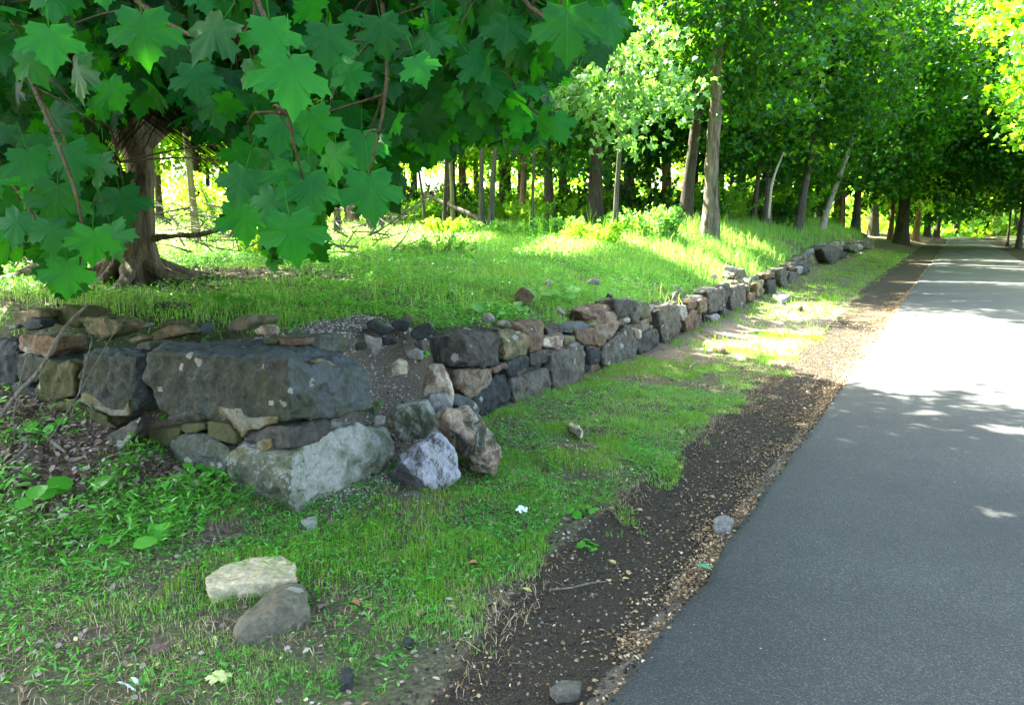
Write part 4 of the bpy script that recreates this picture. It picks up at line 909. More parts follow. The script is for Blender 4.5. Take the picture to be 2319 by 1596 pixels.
# (u base, base width px, distance, lean dx per metre, height, bark, crown kind, label)
TREES = [
 (1607, 50, 22, .004, 15, B_big, 'd', 'thick ridged grey trunk standing on the grassy bank, largest tree right of the middle', .36),
 (1091, 14, 21.5, -.004, 9, B_grey, 'm', 'straight grey trunk, left one of two rising from one spot in the middle', .06),
 (1108, 15, 21.4, .075, 9, B_grey, 'm', 'grey trunk leaning right, right one of two rising from one spot in the middle', .06),
 (1005, 10, 23.5, .04, 9, B_dark, 'l', 'thin dark trunk beside the yellowish one above the fallen pole', .06),
 (1027, 11, 24, -.03, 9, B_green, 'l', 'thin yellowish green trunk beside the thin dark one', .06),
 (1181, 17, 28, .04, 11, B_warm, 'm', 'tan brown trunk behind the pair of grey trunks', .08),
 (1205, 9, 22, .02, 8, B_grey, 'm', 'very thin grey trunk in front of the tan brown one', .05),
 (1247, 24, 27, -.05, 12, B_dark, 'd', 'dark trunk with a flared foot leaning left behind the bushes', .12),
 (1347, 36, 25, .003, 13, B_dark, 'd', 'broad almost black ridged trunk behind the yellow green bushes', .22),
 (1548, 32, 24, .09, 12, B_dark, 'd', 'dark trunk leaning right close to the left of the thick ridged one', .1),
 (1648, 9, 31, .03, 10, B_dark, 'd', 'slim dark trunk just right of the thick ridged one', .08),
 (1400, 9, 30, .01, 10, B_dark, 'd', 'slim dark trunk right of the broad black one', .08),
 (1430, 11, 33, .01, 10, B_warm, 'd', 'slim brown trunk above the tall teal bush', .08),
 (1704, 14, 31, .06, 10, B_dark, 'd', 'small dark forked trunk right of the thick ridged one', .08),
 (1728, 10, 33, 0, 10, B_dark, 'd', 'slim black trunk beside the small forked one', .08),
 (1806, 21, 32, .10, 11, B_grey, 'd', 'grey brown trunk leaning slightly right at the back of the bank', .08),
 (1858, 15, 37, .30, 9, B_pale, 'd', 'pale trunk leaning strongly right on the bank', .05),
 (1938, 20, 50, .02, 13, B_grey, 'd', 'ridged trunk above the far mound', .15),
 (1905, 8, 47, 0, 10, B_warm, 'd', 'thin brown trunk left of the ridged one above the far mound', .08),
 (2044, 33, 58, .02, 13, B_dark, 'd', 'massive dark trunk beside the far end of the wall', .16),
 (2018, 13, 64, 0, 12, B_warm, 'l', 'sunlit orange brown trunk behind the massive dark one', .1),
 (2075, 16, 70, .07, 12, B_warm, 'l', 'sunlit warm brown trunk right of the massive dark one', .08),
 (2102, 15, 92, -.02, 13, B_dark, 'd', 'left one of the two black trunks by the far road', .1),
 (2122, 14, 95, .08, 13, B_dark, 'd', 'right one of the two black trunks by the far road, leaning right', .1),
 (2286, 6, 60, .01, 9, B_dark, 'l', 'thin trunk beside the far right side of the road', .05),
 (2312, 13, 55, 0, 12, B_grey, 'd', 'grey trunk cut by the right edge of the picture', .1),
 (764, 18, 18, 0, 9, B_grey, 'l', 'grey trunk behind the hanging leaves left of the sunny clearing', .08),
 (842, 17, 20, .0, 10, B_dark, 'l', 'dark trunk at the left side of the sunny clearing', .08),
 (862, 12, 21, .02, 9, B_grey, 'l', 'thinner grey trunk close beside the dark one at the clearing', .08),
 (444, 20, 15.5, -.05, 8, B_green, 'l', 'pale yellowish trunk seen through the gap right of the old maple', .05),
 (649, 27, 11.1, .0, 6, B_grey, 'n', 'short stout trunk half hidden by the hanging leaves', .08),
 (966, 9, 22, -.1, 3.6, B_dark, 'y', 'small crooked sapling with yellow green leaves in the clearing', .05)]
proto_far = []
for k, (u, wpx, y, ln, h, bark, kind, lab, rg_) in enumerate(TREES):
    x = (u-1159.5)/FOC*y/cP*1.0; q = at(u, 505, y); x = q.x; z = tz(x, y); r = wpx*y/FOC/2/(1.35 if k else 1.75)
    e = empty('tree', (x, y, z)); tag(e, lab, 'tree', GT)
    make_trunk(h, r, (ln, .02*((k*7) % 5-2)), k+10, bark, e, rg_, seg=28 if wpx > 20 else 14, fork=(kind != 'n'))
    top = max(14 if kind == 'd' else 10.5, .30*y+1.5); lo = 1.3; cz_ = (top+lo)/2; rz_ = (top-lo)/2
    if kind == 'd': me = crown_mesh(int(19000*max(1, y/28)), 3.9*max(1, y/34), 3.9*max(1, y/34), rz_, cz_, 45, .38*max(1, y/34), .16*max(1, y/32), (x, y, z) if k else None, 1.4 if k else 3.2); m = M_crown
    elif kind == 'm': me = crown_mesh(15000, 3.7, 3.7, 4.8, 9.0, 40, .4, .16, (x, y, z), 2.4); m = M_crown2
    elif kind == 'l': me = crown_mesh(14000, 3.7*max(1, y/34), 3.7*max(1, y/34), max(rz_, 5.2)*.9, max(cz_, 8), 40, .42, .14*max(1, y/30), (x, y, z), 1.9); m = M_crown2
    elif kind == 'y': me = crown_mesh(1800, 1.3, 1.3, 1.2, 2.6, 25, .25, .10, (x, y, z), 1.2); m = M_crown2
    else: continue
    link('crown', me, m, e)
# the silvery maple bough tree above the clearing
q = at(1480, 505, 15.5)
qx, qy = at(1392, 505, 18.5).x, 18.5; e = empty('young_maple', (qx, qy, tz(qx, qy))); tag(e, 'maple with pale silvery green leaves catching the light right of the hanging boughs', 'tree', GT)
make_trunk(7, .05, (.01, -.10), 77, B_grey, e, .06, fork=False)
pts = []
cen = [(1330,60),(1400,110),(1380,190),(1440,200),(1300,180),(1480,150),(1360,250),(1440,270),(1290,240),(1500,230),(1460,60),(1520,190),(1420,320),(1330,120),(1250,200),(1500,90),(1390,20)]
for (a_, b_) in cen:
    c_ = np.array(list(at(a_, b_, 15.3+rng.uniform(-.8, .8)))); pts.append(c_+rng.normal(0, .26, (85, 3))*np.array([1.3, 1, .6]))
p = np.concatenate(pts); n_ = len(p)
link('crown', batch(sT, sF, p-np.array(e.location), rnd_dirs(n_, .3, .9, np.array([0, -.3, 0])), rng.uniform(.10, .17, n_), rng.uniform(0, 1, n_), name='crown'), M_silver, e)
parts = []
for j_, (a_, b_) in enumerate(cen):
    hz = 2.2+.27*j_; q0 = np.array([qx+.01*hz, qy-.10*hz, tz(qx, qy)+hz]); q1 = np.array(list(at(a_, b_, 15.3)))
    parts.append(tube([q0, (q0+q1)/2+np.array([0, 0, .25]), q1], [.02, .014, .005], 5, sub=3, wob=.3, seed=int(a_)))
Vb, Fb = merge(parts); link('branch', np_mesh('branch', Vb-np.array(e.location), Fb, True), B_grey, e)

# trees at the far side of the road and behind, then the deep wood: shared meshes
PR = []
for k in range(6):
    me = crown_mesh(6500, 3.4, 3.4, 4.2, 6.2+.3*k, 42, .5, .23, None, .7+.35*(k % 3))
    tm = make_trunk(12, .13+.03*(k % 3), (.03*(k-2.5)/2, .02), 200+k, None, None, .1, seg=10)
    tmd = tm.data; bpy.data.objects.remove(tm); PR.append((me, tmd))
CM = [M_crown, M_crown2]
barks = [B_dark, B_grey, B_warm, B_grey]
VAR = {}
def far_tree(x, y, k, light, label, group, sc_=1.0, rot=0.0):
    key = (k, light, k % 4)
    if key not in VAR:
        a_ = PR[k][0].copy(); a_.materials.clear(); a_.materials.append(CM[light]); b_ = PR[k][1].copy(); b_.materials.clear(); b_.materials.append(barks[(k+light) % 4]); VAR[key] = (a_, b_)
    a_, b_ = VAR[key]
    e = empty('tree', (x, y, tz(x, y))); tag(e, label, 'tree', group); e.rotation_euler = (0, 0, rot); e.scale = (sc_, sc_, sc_)
    c_ = bpy.data.objects.new('trunk', b_); sc.collection.objects.link(c_); c_.parent = e
    c_ = bpy.data.objects.new('crown', a_); sc.collection.objects.link(c_); c_.parent = e
cnt = 0
for row, (y0, y1, n, rs) in enumerate([(30, 39, 17, 1.1), (41, 57, 24, 1.5), (60, 88, 30, 2.0)]):
    for k in range(n):
        u = -60+(2250)*(k+rng.uniform(.1, .9))/n; y = rng.uniform(y0, y1); x = at(u, 505, y).x
        s, t = rc(x, y)
        if t > tw(s)-1.5: continue
        if row == 0 and 850 < u < 1010: continue
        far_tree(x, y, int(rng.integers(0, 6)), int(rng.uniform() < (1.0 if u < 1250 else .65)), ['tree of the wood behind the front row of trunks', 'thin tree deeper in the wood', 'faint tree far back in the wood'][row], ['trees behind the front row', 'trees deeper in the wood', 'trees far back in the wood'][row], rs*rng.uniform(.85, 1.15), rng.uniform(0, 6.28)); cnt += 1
for k in range(26):
    u = 2110+(2700-2110)*(k+.5)/26; y = rng.uniform(100, 135); x = at(u, 505, y).x
    far_tree(x, y, int(rng.integers(0, 6)), 1, 'slim tree in the distant row closing off the road', 'trees closing off the road', rng.uniform(1.5, 2.3), rng.uniform(0, 6))
for k, (s, t) in enumerate([(26, 7.8), (31, 7.0), (38, 6.8), (46, 6.6), (54, 6.6), (62, 7), (70, 7.5), (40, 11), (50, 12), (62, 12), (74, 12), (84, 9)]):
    P = R0+RD*s+RN*(t+float(road_bend(np.array(s))))
    far_tree(P[0], P[1], k % 6, int(k % 3 != 1), 'tree on the right side of the road', 'trees on the right side of the road', 1.3+.15*(k % 3), k*1.3)
# distant mass of foliage
u = rng.uniform(-500, 2900, 70000); y = rng.uniform(100, 140, 70000); z = 34*rng.uniform(0, 1, 70000)**1.4
clump = fbm(u/60., z/2.2, 3, 12); kk = (clump > .38+.003*z) | (z < 5)
x = (u-1159.5)/FOC*y; p = np.stack([x, y, z+.3], 1)[kk]; n_ = len(p)
tag(link('woods', batch(eT, eF, p, rnd_dirs(n_, .5, .3), rng.uniform(.7, 1.3, n_), rng.uniform(0, 1, n_), name='woods'), M_crown2), 'far mass of bright foliage closing off the view', kind='stuff')

# ------------------------------------------------------------------ logs, sticks, brush
def stick(name, label, P, rad, mat, cat='stick', seed=1, seg=8, extra=None, group=None, rough=.08):
    P = [np.array(list(q)) for q in P]; parts = [tube(P, rad, seg, rough, 6, 8, seed, .05)]
    for q in (extra or []): parts.append(tube([np.array(list(a_)) for a_ in q[0]], q[1], 6, sub=3, seed=seed))
    V_, F_ = merge(parts); c_ = V_.mean(0); o = link(name, np_mesh(name, V_-c_, F_, True), mat, loc=Vector(c_)); tag(o, label, cat, group); return o
stick('fallen_pole', 'dark dead pole slanting down to the right behind the two grey trunks', [at(955,438,25), at(1040,475,23.5), at(1130,515,22)], [.06,.07,.09], B_dark, 'log')
stick('fallen_log', 'thick dead log lying at the left edge above the wall', [at(-60,690,8.3), at(0,655,8.3), at(45,630,8.4), at(90,618,8.6), at(150,625,8.9)], [.10,.10,.085,.06,.03], B_maple, 'log', extra=[([at(45,630,8.4), at(100,600,8.9), at(170,570,9.3), at(240,555,9.6)], [.08,.08,.07,.05])])
stick('leaning_stick', 'lichen covered stick leaning against the left wall', [at(-30,985,4.95), at(40,890,4.95), at(90,840,4.98), at(125,775,5.0), at(150,735,5.1), at(200,688,5.2)], [.016,.015,.013,.012,.010,.008], B_stick)
stick('thin_twig', 'thin bent twig leaning beside the thicker stick', [at(45,1070,4.7), at(110,1000,4.75), at(185,880,4.9), at(250,765,5.1), at(330,655,5.6)], [.004,.004,.004,.003,.002], B_stick)
stick('thin_twig', 'thin twig drooping in an arc at the foot of the left wall', [at(62,800,5.0), at(40,880,4.9), at(28,960,4.8), at(45,1065,4.65)], [.004,.004,.004,.002], B_stick)
stick('thin_twig', 'upright thin twig against the mossy squarish block', [at(208,770,5.2), at(182,880,4.9), at(160,945,4.85)], [.005,.004,.004], B_stick)
stick('dead_branch', 'pale dead stem rising crookedly on the bank left of the leaning trunks', [at(1741,495,24), at(1748,414,24), at(1760,380,24), at(1775,345,24)], [.035,.035,.03,.012], B_pale, 'dead tree')
def flatstick(label, pts, r, name='twig'):
    P = []
    for u, v in pts: g_ = on_ground(u, v); P.append(Vector((g_.x, g_.y, g_.z+.012+r)))
    return stick(name, label, P, [r]*(len(P)-1)+[r*.5], B_stick, 'twig')
flatstick('bent grey twig lying where lawn meets the chips', [(1345,1120),(1372,1150),(1400,1180),(1416,1200)], .004)
flatstick('short straight twig in the lawn above the small flat stone', [(610,1185),(625,1200),(650,1216)], .004)
flatstick('thin brown twig lying across the road edge', [(1245,1345),(1290,1340),(1340,1328),(1375,1326)], .004)
flatstick('short dark twig on the asphalt right of the green leaf', [(1640,1302),(1665,1308),(1680,1314)], .003)
flatstick('pale twig on the asphalt at the bottom edge', [(1390,1594),(1415,1590),(1440,1575)], .004)
flatstick('short tan twig in the chips near the bottom', [(1408,1524),(1430,1505),(1465,1500)], .005)
flatstick('thick broken stick at the left edge in the leaf litter', [(0,1075),(30,1052),(62,1025)], .012, 'stick')
flatstick('light cut stick end in the leaf litter', [(108,1000),(125,1015),(150,1035)], .014, 'stick')
flatstick('pale stick lying below the wall in the verge', [(1560,838),(1570,828),(1585,820)], .008)
flatstick('dry curved grass stalk beside the rounded stone', [(885,1265+110),(905,1355),(940,1350)], .002)
# brush tangle behind the maple
parts = []
for k in range(420):
    u = rng.uniform(-40, 240) if k % 2 else rng.uniform(350, 900); v = rng.uniform(540, 650) if u < 240 else rng.uniform(470, 575)
    y = rng.uniform(9, 13) if u < 240 else rng.uniform(11, 16); q = np.array(list(at(u, v, y))); q[2] = max(q[2], tz(q[0], q[1])+.02)
    d = rng.normal(0, 1, 3); d[2] = abs(d[2])*.45; L = rng.uniform(.5, 1.7); d = d/np.linalg.norm(d)*L
    parts.append(tube([q, q+d*.5+rng.normal(0, .08, 3), q+d], [rng.uniform(.008, .02), .008, .003], 5, sub=3, seed=k))
Vb, Fb = merge(parts); tag(link('brushwood', np_mesh('brushwood', Vb, Fb, True), B_stick), 'tangle of dead twigs and branches around and behind the old maple', kind='stuff')

# ------------------------------------------------------------------ bushes at the meadow edge
def bush(label, u, y, wid, hgt, n, mat, seed, size=.07, group='bushes at the edge of the meadow', tall=False):
    q = at(u, 510, y); x = q.x; z = tz(x, y); e = empty('bush', (x, y, z)); tag(e, label, 'bush', group)
    st = []; P = []; Tp = []
    ns = max(8, n//60)
    for k in range(ns):
        a_ = rng.uniform(0, 6.28); r = rng.uniform(0, 1)**.5*wid*.28; b0 = np.array([math.cos(a_)*r, math.sin(a_)*r, -.05])
        out = np.array([math.cos(a_), math.sin(a_), 0])*wid*rng.uniform(.1, .35)*(.5 if tall else 1); H = hgt*rng.uniform(.55, 1.05)
        m1 = b0+out*.35+[0, 0, H*.6]; m2 = b0+out+[0, 0, H]
        if not tall: m2[2] -= H*.12
        st.append(tube([b0, m1, m2], [.010, .007, .003], 4, sub=3, seed=k))
        t_ = rng.uniform(.15, 1, n//ns)[:, None]; pt = np.where(t_ < .5, b0+(m1-b0)*t_*2, m1+(m2-m1)*(t_*2-1))
        P.append(pt+rng.normal(0, .03, pt.shape)); Tp.append(rng.normal(0, 1, pt.shape)+(m2-b0)/H*.5)
    P = np.concatenate(P); Tp = np.concatenate(Tp); k = len(P); nrm = rng.normal(0, .5, (k, 3)); nrm[:, 2] += .8
    Vb, Fb = merge(st); link('stems', np_mesh('stems', Vb, Fb, True), B_stick, e)
    link('foliage', batch(eT, eF, P, frames(Tp, nrm), rng.uniform(.7, 1.3, k)*size, rng.uniform(0, 1, k), name='foliage'), mat, e)
bush('tall teal green bush of upright stems left of the thick ridged trunk', 1475, 19.0, 2.0, .75, 3600, M_bush, 1, .08, tall=True)
bush('yellow green feathery bush catching the sun below the broad black trunk', 1350, 16.5, 1.5, .5, 2600, M_crown2, 2, .07)
bush('green bush behind the feathery one', 1270, 18.5, 1.2, .55, 1800, M_bush, 3, .07)
bush('pale green low bush below the thin grey trunk', 1165, 18.0, 1.4, .45, 2000, M_bush, 4, .07)
bush('low bright bush at the foot of the yellowish trunk', 1010, 18.5, 1.1, .5, 1500, M_crown2, 5, .07)
bush('dark leafy bush at the foot of the tan brown trunk', 1200, 24, 1.6, .9, 1800, M_crown2, 6, .1)
bush('green tuft of shrub between the black trunk and the teal bush', 1415, 20.5, 1.2, .6, 1600, M_bush, 7, .08)
bush('sprawling thorny shrub in the shady meadow', 985, 12.0, 1.2, .45, 900, M_bush, 8, .05)
bush('leafy shrub at the foot of the half hidden short trunk', 605, 12.0, .8, .5, 900, M_crown2, 9, .06)
bush('bright shrub in the gap right of the old maple', 520, 17, 2.4, 1.5, 2600, M_crown2, 10, .1)
bush('green shrub left behind the old maple', 130, 14, 2.5, 1.4, 2600, M_crown2, 11, .1)
bush('bright shrub at the back of the sunny clearing', 930, 27, 3.2, 1.3, 2800, M_crown2, 12, .13)
for k in range(64):
    u_ = (1060 if k % 2 else 880)+(2030-1060)*(k+rng.uniform(.1, .9))/64; y_ = rng.uniform(28, 44) if k % 2 else rng.uniform(45, 62); q = at(u_, 505, y_)
    if rc(q.x, q.y)[1] > -5.5: continue
    bush('leafy undergrowth shrub between the trunks at the back', u_, y_, rng.uniform(2.4, 3.6)*y_/34, rng.uniform(1.0, 2.4)*y_/36, 1100, M_crown2 if k % 3 else M_crown, 30+k, .16*y_/34, 'undergrowth shrubs between the trunks')
# round leaved weeds as individual plants
def plant(label, u, v, n, size, spread, hgt, mat=M_weed):
    g_ = on_ground(u, v); e = empty('leafy_plant', g_); tag(e, label, 'plant')
    a_ = rng.uniform(0, 6.28, n); r = rng.uniform(.1, 1, n)**.5*spread; h = rng.uniform(.5, 1, n)*hgt
    P = np.stack([np.cos(a_)*r, np.sin(a_)*r, h], 1); tp = np.stack([np.cos(a_), np.sin(a_), -.2+rng.normal(0, .3, n)], 1)
    nr_ = np.stack([rng.normal(0, .3, n), rng.normal(-.35, .3, n), np.ones(n)], 1)
    rT = np.array([(0, .35, .0)]+[(.5*math.sin(t)*(1+.08*math.cos(5*t)), .45-.5*math.cos(t)*1.0, .06*math.cos(2*t)) for t in np.linspace(.35, 5.93, 11)]); rF = np.array([(0, k+1, k+2) for k in range(10)]+[(0, 11, 1)])
    link('foliage', batch(rT, rF, P, frames(tp, nr_), rng.uniform(.7, 1.2, n)*size, rng.uniform(.4, .95, n), name='foliage'), mat, e)
    st = [tube([[0, 0, -.02], p_*np.array([.5, .5, .7]), p_], [.003, .0025, .0015], 4, sub=2) for p_ in P]
    Vb, Fb = merge(st); link('stems', np_mesh('stems', Vb, Fb, True), M_weed, e); return e
plant('round leaved plant growing over the bank above the ochre block', 1120, 722, 26, .11, .26, .14)
plant('round leaved plant beside the rusty pointed stone', 1250, 680, 24, .12, .28, .14)
plant('small broad leaved plant growing out of the dead leaves at the left', 100, 990, 9, .07, .08, .10)
plant('small clover like plant at the foot of the grey green rounded stone', 475, 1085, 16, .05, .10, .10)
plant('broad leaved plant in the weeds at the left edge', 30, 1150, 8, .10, .14, .10)
plant('pair of broad leaves among the stiff weeds', 185, 1130, 6, .11, .10, .12)
plant('heart shaped leaves in the weeds at lower left', 310, 1235, 6, .10, .10, .08)
plant('tiny sprig beside the olive stone under the big block', 370, 968, 7, .035, .05, .06)
plant('broad leaved seedling where the lawn meets the chips', 1320, 1170, 7, .05, .06, .05)
plant('dark green seedling in the chips', 1335, 1250, 6, .05, .05, .04)
plant('broad leaved clump in the grass below the tree roots', 560, 705, 14, .10, .22, .14)
plant('weed growing on the bare soil beside the big block', 845, 935, 9, .05, .07, .07)
plant('weed beside the tall cream white stone', 950, 850, 10, .04, .06, .08)

# ------------------------------------------------------------------ single leaves and bits lying about
def flat_leaf(label, u, v, size, mat, ang, T=mT, F=mF, lift=.012, tilt=.25, name='fallen_leaf', curl=1.0):
    g_ = on_ground(u, v); R_ = Matrix.Rotation(ang, 3, 'Z') @ Matrix.Rotation(tilt, 3, 'X')
    TT_ = T.copy(); TT_[:, 2] *= curl; V_ = (np.array(R_) @ (TT_*size).T).T
    me = np_mesh(name, V_, F, False, np.full(len(F), random.random())); me.materials.append(mat)
    z_ = g_.z+lift - V_[:, 2].min()*.7; s_, t_ = rc(g_.x, g_.y)
    if float(t_) > .02 and float(t_) < 3.4: z_ = .052 - V_[:, 2].min()
    o = link(name, me, None, loc=Vector((g_.x, g_.y, z_))); tag(o, label, 'leaf'); return o
flat_leaf('fresh green leaf lying on the asphalt near the road edge', 1612, 1322, .075, M_gleaf, 1.2, eT, eF, curl=2)
flat_leaf('white underside of a leaf lying in the verge lawn', 1185, 1172, .055, M_whit, .4, lift=.03, tilt=.5)
flat_leaf('whitish folded leaf at the bottom edge', 300, 1578, .06, M_whit, 2.6, lift=.03, tilt=.9)
flat_leaf('whitish leaf fragment close to the folded leaf', 316, 1570, .04, M_whit, 1.6, eT, eF, lift=.03, tilt=.9)
flat_leaf('pale yellow maple leaf in the lawn at the bottom', 495, 1555, .066, M_yel, .3)
flat_leaf('curled brown leaf in the lawn right of the rounded stone', 815, 1378, .06, M_brownleaf, 1.2, eT, eF, curl=4)
flat_leaf('second curled brown leaf, just right of the first', 843, 1388, .05, M_brownleaf, 1.0, eT, eF, curl=4)
flat_leaf('large curled tan leaf lying before the chips', 968, 1395, .07, M_chip, 2.4, eT, eF, curl=4)
flat_leaf('orange brown leaf between lawn and chips', 1085, 1285, .06, M_brownleaf, 1.7, eT, eF, curl=4)
flat_leaf('grey dry leaf in the lawn at lower left', 380, 1480, .07, M_litter, 1.7, lift=.02)
flat_leaf('pale dry leaf left of the corner block', 410, 1148, .07, M_chip, 1.9, eT, eF, curl=2)
flat_leaf('pale yellow winged seed in the chips', 1395, 1285, .045, M_yel, .7, eT, eF)
flat_leaf('pale yellow seed leaf lower in the chips', 1425, 1315, .045, M_yel, 2.2, eT, eF)
flat_leaf('greenish yellow leaf on the chips near the bottom', 1205, 1345, .05, M_yel, 1.2, eT, eF)
flat_leaf('cream seed lying on the asphalt', 1648, 1258-120, .02, M_chip, 1.2, eT, eF)
flat_leaf('cream speck of leaf on the lower asphalt', 1410, 1460, .02, M_chip, .2, eT, eF)

# ------------------------------------------------------------------ ground cover
def scatter_ground(n, umin, umax, vmin, vmax, ymax=60, wy=True):
    """even scatter over the ground seen within a wide wedge; rejection in world space"""
    y = rng.uniform(0, 1, n)
    return y
def uni(n, x0, x1, y0, y1):
    return rng.uniform(x0, x1, n), rng.uniform(y0, y1, n)
def inview(x, y, z, m=220):
    u, v = proj(np.stack([x, y, z], 1)); return (u > -m) & (u < 2319+m) & (v > 0) & (v < 1596+m*2.5)
def blades(name, label, x, y, h, wd, mat, lean=.5, segs=2, var=None, z=None):
    n = len(x); z = terrain(x, y) if z is None else z; a_ = rng.uniform(0, 2*np.pi, n); b_ = rng.uniform(0, 2*np.pi, n)
    L = np.abs(rng.normal(0, lean, n))*h; dx = np.cos(a_)*L; dy = np.sin(a_)*L
    sx = np.cos(b_)*wd/2; sy = np.sin(b_)*wd/2
    P = np.stack([x, y, z-.005], 1); V_ = np.empty((n, 5, 3))
    V_[:, 0] = P-np.stack([sx, sy, 0*sx], 1); V_[:, 1] = P+np.stack([sx, sy, 0*sx], 1)
    M1 = P+np.stack([dx*.32, dy*.32, h*.6], 1); V_[:, 2] = M1-np.stack([sx, sy, 0*sx], 1)*.8; V_[:, 3] = M1+np.stack([sx, sy, 0*sx], 1)*.8
    hz = h*np.clip(1.05-.35*np.abs(L)/h, .4, 1.05); V_[:, 4] = P+np.stack([dx, dy, hz], 1)
    F_ = np.array([(0, 1, 3), (0, 3, 2), (2, 3, 4)])[None]+(np.arange(n)*5)[:, None, None]
    v_ = rng.uniform(0, 1, n) if var is None else var
    return np_mesh(name, V_.reshape(-1, 3), F_.reshape(-1, 3), False, np.repeat(v_, 3))
def zinfo(x, y):
    s, t = rc(x, y); wr = tw(s)-t; wl = (x-C0[0])*LN[0]+(y-C0[1])*LN[1]; k = (x-C0[0])*LD[0]+(y-C0[1])*LD[1]
    return s, t, wr, wl, k, np.minimum(wr, wl)
def gedge(s): return -np.interp(s, [-7, -6.1, -4.9, 0, 6, 16, 60], [.45, .56, .74, .72, .82, 1.2, 1.5])
# 1 verge and front lawn: fine tufts
def lawn(n, x0, x1, y0, y1, h, wd, thr, mat, name, label, seed, lean=.5, tuft=False):
    x, y = uni(n, x0, x1, y0, y1); s, t, wr, wl, k, ins = zinfo(x, y); z = terrain(x, y)
    ed = gedge(s)+(fbm(x*3, y*3, 3, 8)-.5)*.75+(fbm(x*11, y*11, 2, 18)-.5)*.3
    ok = (ins < .0) & (t < ed) & inview(x, y, z)
    nz = fbm(x*2.6, y*2.6, 3, seed)+.35*(fbm(x*9, y*9, 2, seed+3)-.5)
    dry = sstep(.6, 2.2, s)*sstep(9, 6, s)*sstep(.44, .58, fbm(x*1.6, y*1.6, 3, 19))
    nz = nz-.07*sstep(3.7, 2.9, y)
    ok &= nz-.22*dry > thr+rng.uniform(-.06, .06, n)
    ok &= ~((wl < 0) & (k > .75) & (wl > -.95) & (rng.uniform(0, 1, n) < .93))
    x, y, z = x[ok], y[ok], z[ok]; nn = len(x); hh_ = h*rng.uniform(.4, 1.1, nn)*(0.6+.9*np.clip((nz[ok]-thr)*3, 0, 1))
    me = blades(name, label, x, y, hh_, wd*rng.uniform(.6, 1.3, nn), mat, lean, z=z)
    tag(link(name, me, mat), label, kind='stuff')
lawn(330000, -4.5, 3.5, 2.3, 9, .045, .0028, .50, M_grass, 'lawn_grass', 'thin short lawn grass in front of the wall', 21, .7)
lawn(240000, -1.5, 4.5, 3.0, 12, .065, .0024, .53, M_moss, 'grass_tufts', 'fine yellow green grass tufts between wall and road', 44, .35)
lawn(170000, 2, 26, 9, 45, .09, .010, .38, M_moss, 'verge_grass', 'grass strip between the far wall and the road', 52, .6)
x, y = uni(60000, -4.5, 4, 2.3, 9); s, t, wr, wl, k, ins = zinfo(x, y); z = terrain(x, y)
ok = (ins < -.05) & (t < gedge(s)+.15) & inview(x, y, z) & (fbm(x*2.2, y*2.2, 3, 57) > .46+rng.uniform(-.08, .08, len(x))); x, y, z = x[ok], y[ok], z[ok]
tag(link('dry_grass', blades('dry_grass', '', x, y, rng.uniform(.02, .05, len(x)), .003*np.ones(len(x)), M_chip, 1.6, z=z+.008, var=rng.uniform(.4, 1, len(x))), M_chip), 'dry straw coloured strands lying in the lawn', kind='stuff')
# 2 broad small weeds in the front
def weeds(n, x0, x1, y0, y1, size, T, F_, cond, name, label, mat, seed, up=.8, hgt=.04, thr=.42):
    x, y = uni(n, x0, x1, y0, y1); s, t, wr, wl, k, ins = zinfo(x, y); z = terrain(x, y)
    nz = fbm(x*2.0, y*2.0, 4, seed)-.10*sstep(3.7, 2.9, y)*(y < 4); ok = inview(x, y, z) & cond(x, y, s, t, wr, wl, k, ins) & (nz+rng.uniform(-.05, .05, n) > thr)
    x, y, z, nz = x[ok], y[ok], z[ok], nz[ok]; m = len(x)
    P = np.stack([x, y, z+rng.uniform(0.1, 1, m)*hgt*np.clip((nz-thr)*5+.3, .3, 1.4)], 1)
    a_ = rng.uniform(0, 6.28, m); tp = np.stack([np.cos(a_), np.sin(a_), rng.normal(.15, .35, m)], 1); nr_ = rng.normal(0, .35, (m, 3)); nr_[:, 2] += up
    me = batch(T, F_, P, frames(tp, nr_), size*rng.uniform(.5, 1.2, m), rng.uniform(0, 1, m)**1.2*.9, name=name)
    tag(link(name, me, mat), label, kind='stuff')
front = lambda x, y, s, t, wr, wl, k, ins: (ins < 0) & (t < gedge(s)-.05+(fbm(x*3, y*3, 3, 8)-.5)*.5) & ~((wl < 0) & (k > .75) & (wl > -.9) & (fbm(x*4, y*4, 2, 6) < .68))
leftw = lambda x, y, s, t, wr, wl, k, ins: front(x, y, s, t, wr, wl, k, ins) & ((k-.25*wl) > .45+(fbm(x*2, y*2, 2, 9)-.5)*.9) & (y > 3.0)
weeds(150000, -4.5, 2.6, 2.3, 8, .019, eT, eF, front, 'ground_cover', 'small round leaved ground cover in the front lawn', M_weed, 61, .8, .03, .44)
weeds(42000, -5, -.3, 2.6, 6.5, .058, lT, lF, leftw, 'stilt_grass', 'dense lance leaved weeds at lower left', M_weed, 66, .7, .11, .30)
weeds(26000, -2.6, 1.0, 2.5, 6, .04, lT, lF, front, 'lance_weeds', 'scattered lance leaved weeds across the lawn', M_weed, 70, .7, .05, .44)
inside = lambda x, y, s, t, wr, wl, k, ins: (ins > .2+(fbm(x*3, y*3, 2, 14)-.5)*.5) & ~((k < 1.2) & (wl < .75) & (s < -3.4)) & ~((s > -4.9) & (s < -2.9) & (wr < 1.0))
insider = lambda x, y, s, t, wr, wl, k, ins: inside(x, y, s, t, wr, wl, k, ins) & ~((wl < 1.1) & (wr > .6) & (rng.uniform(0, 1, len(x)) < .85)) & ~(((x-TX-.4)**2+(y-TY-.8)**2) < 3.5*rng.uniform(.2, 1, len(x)))
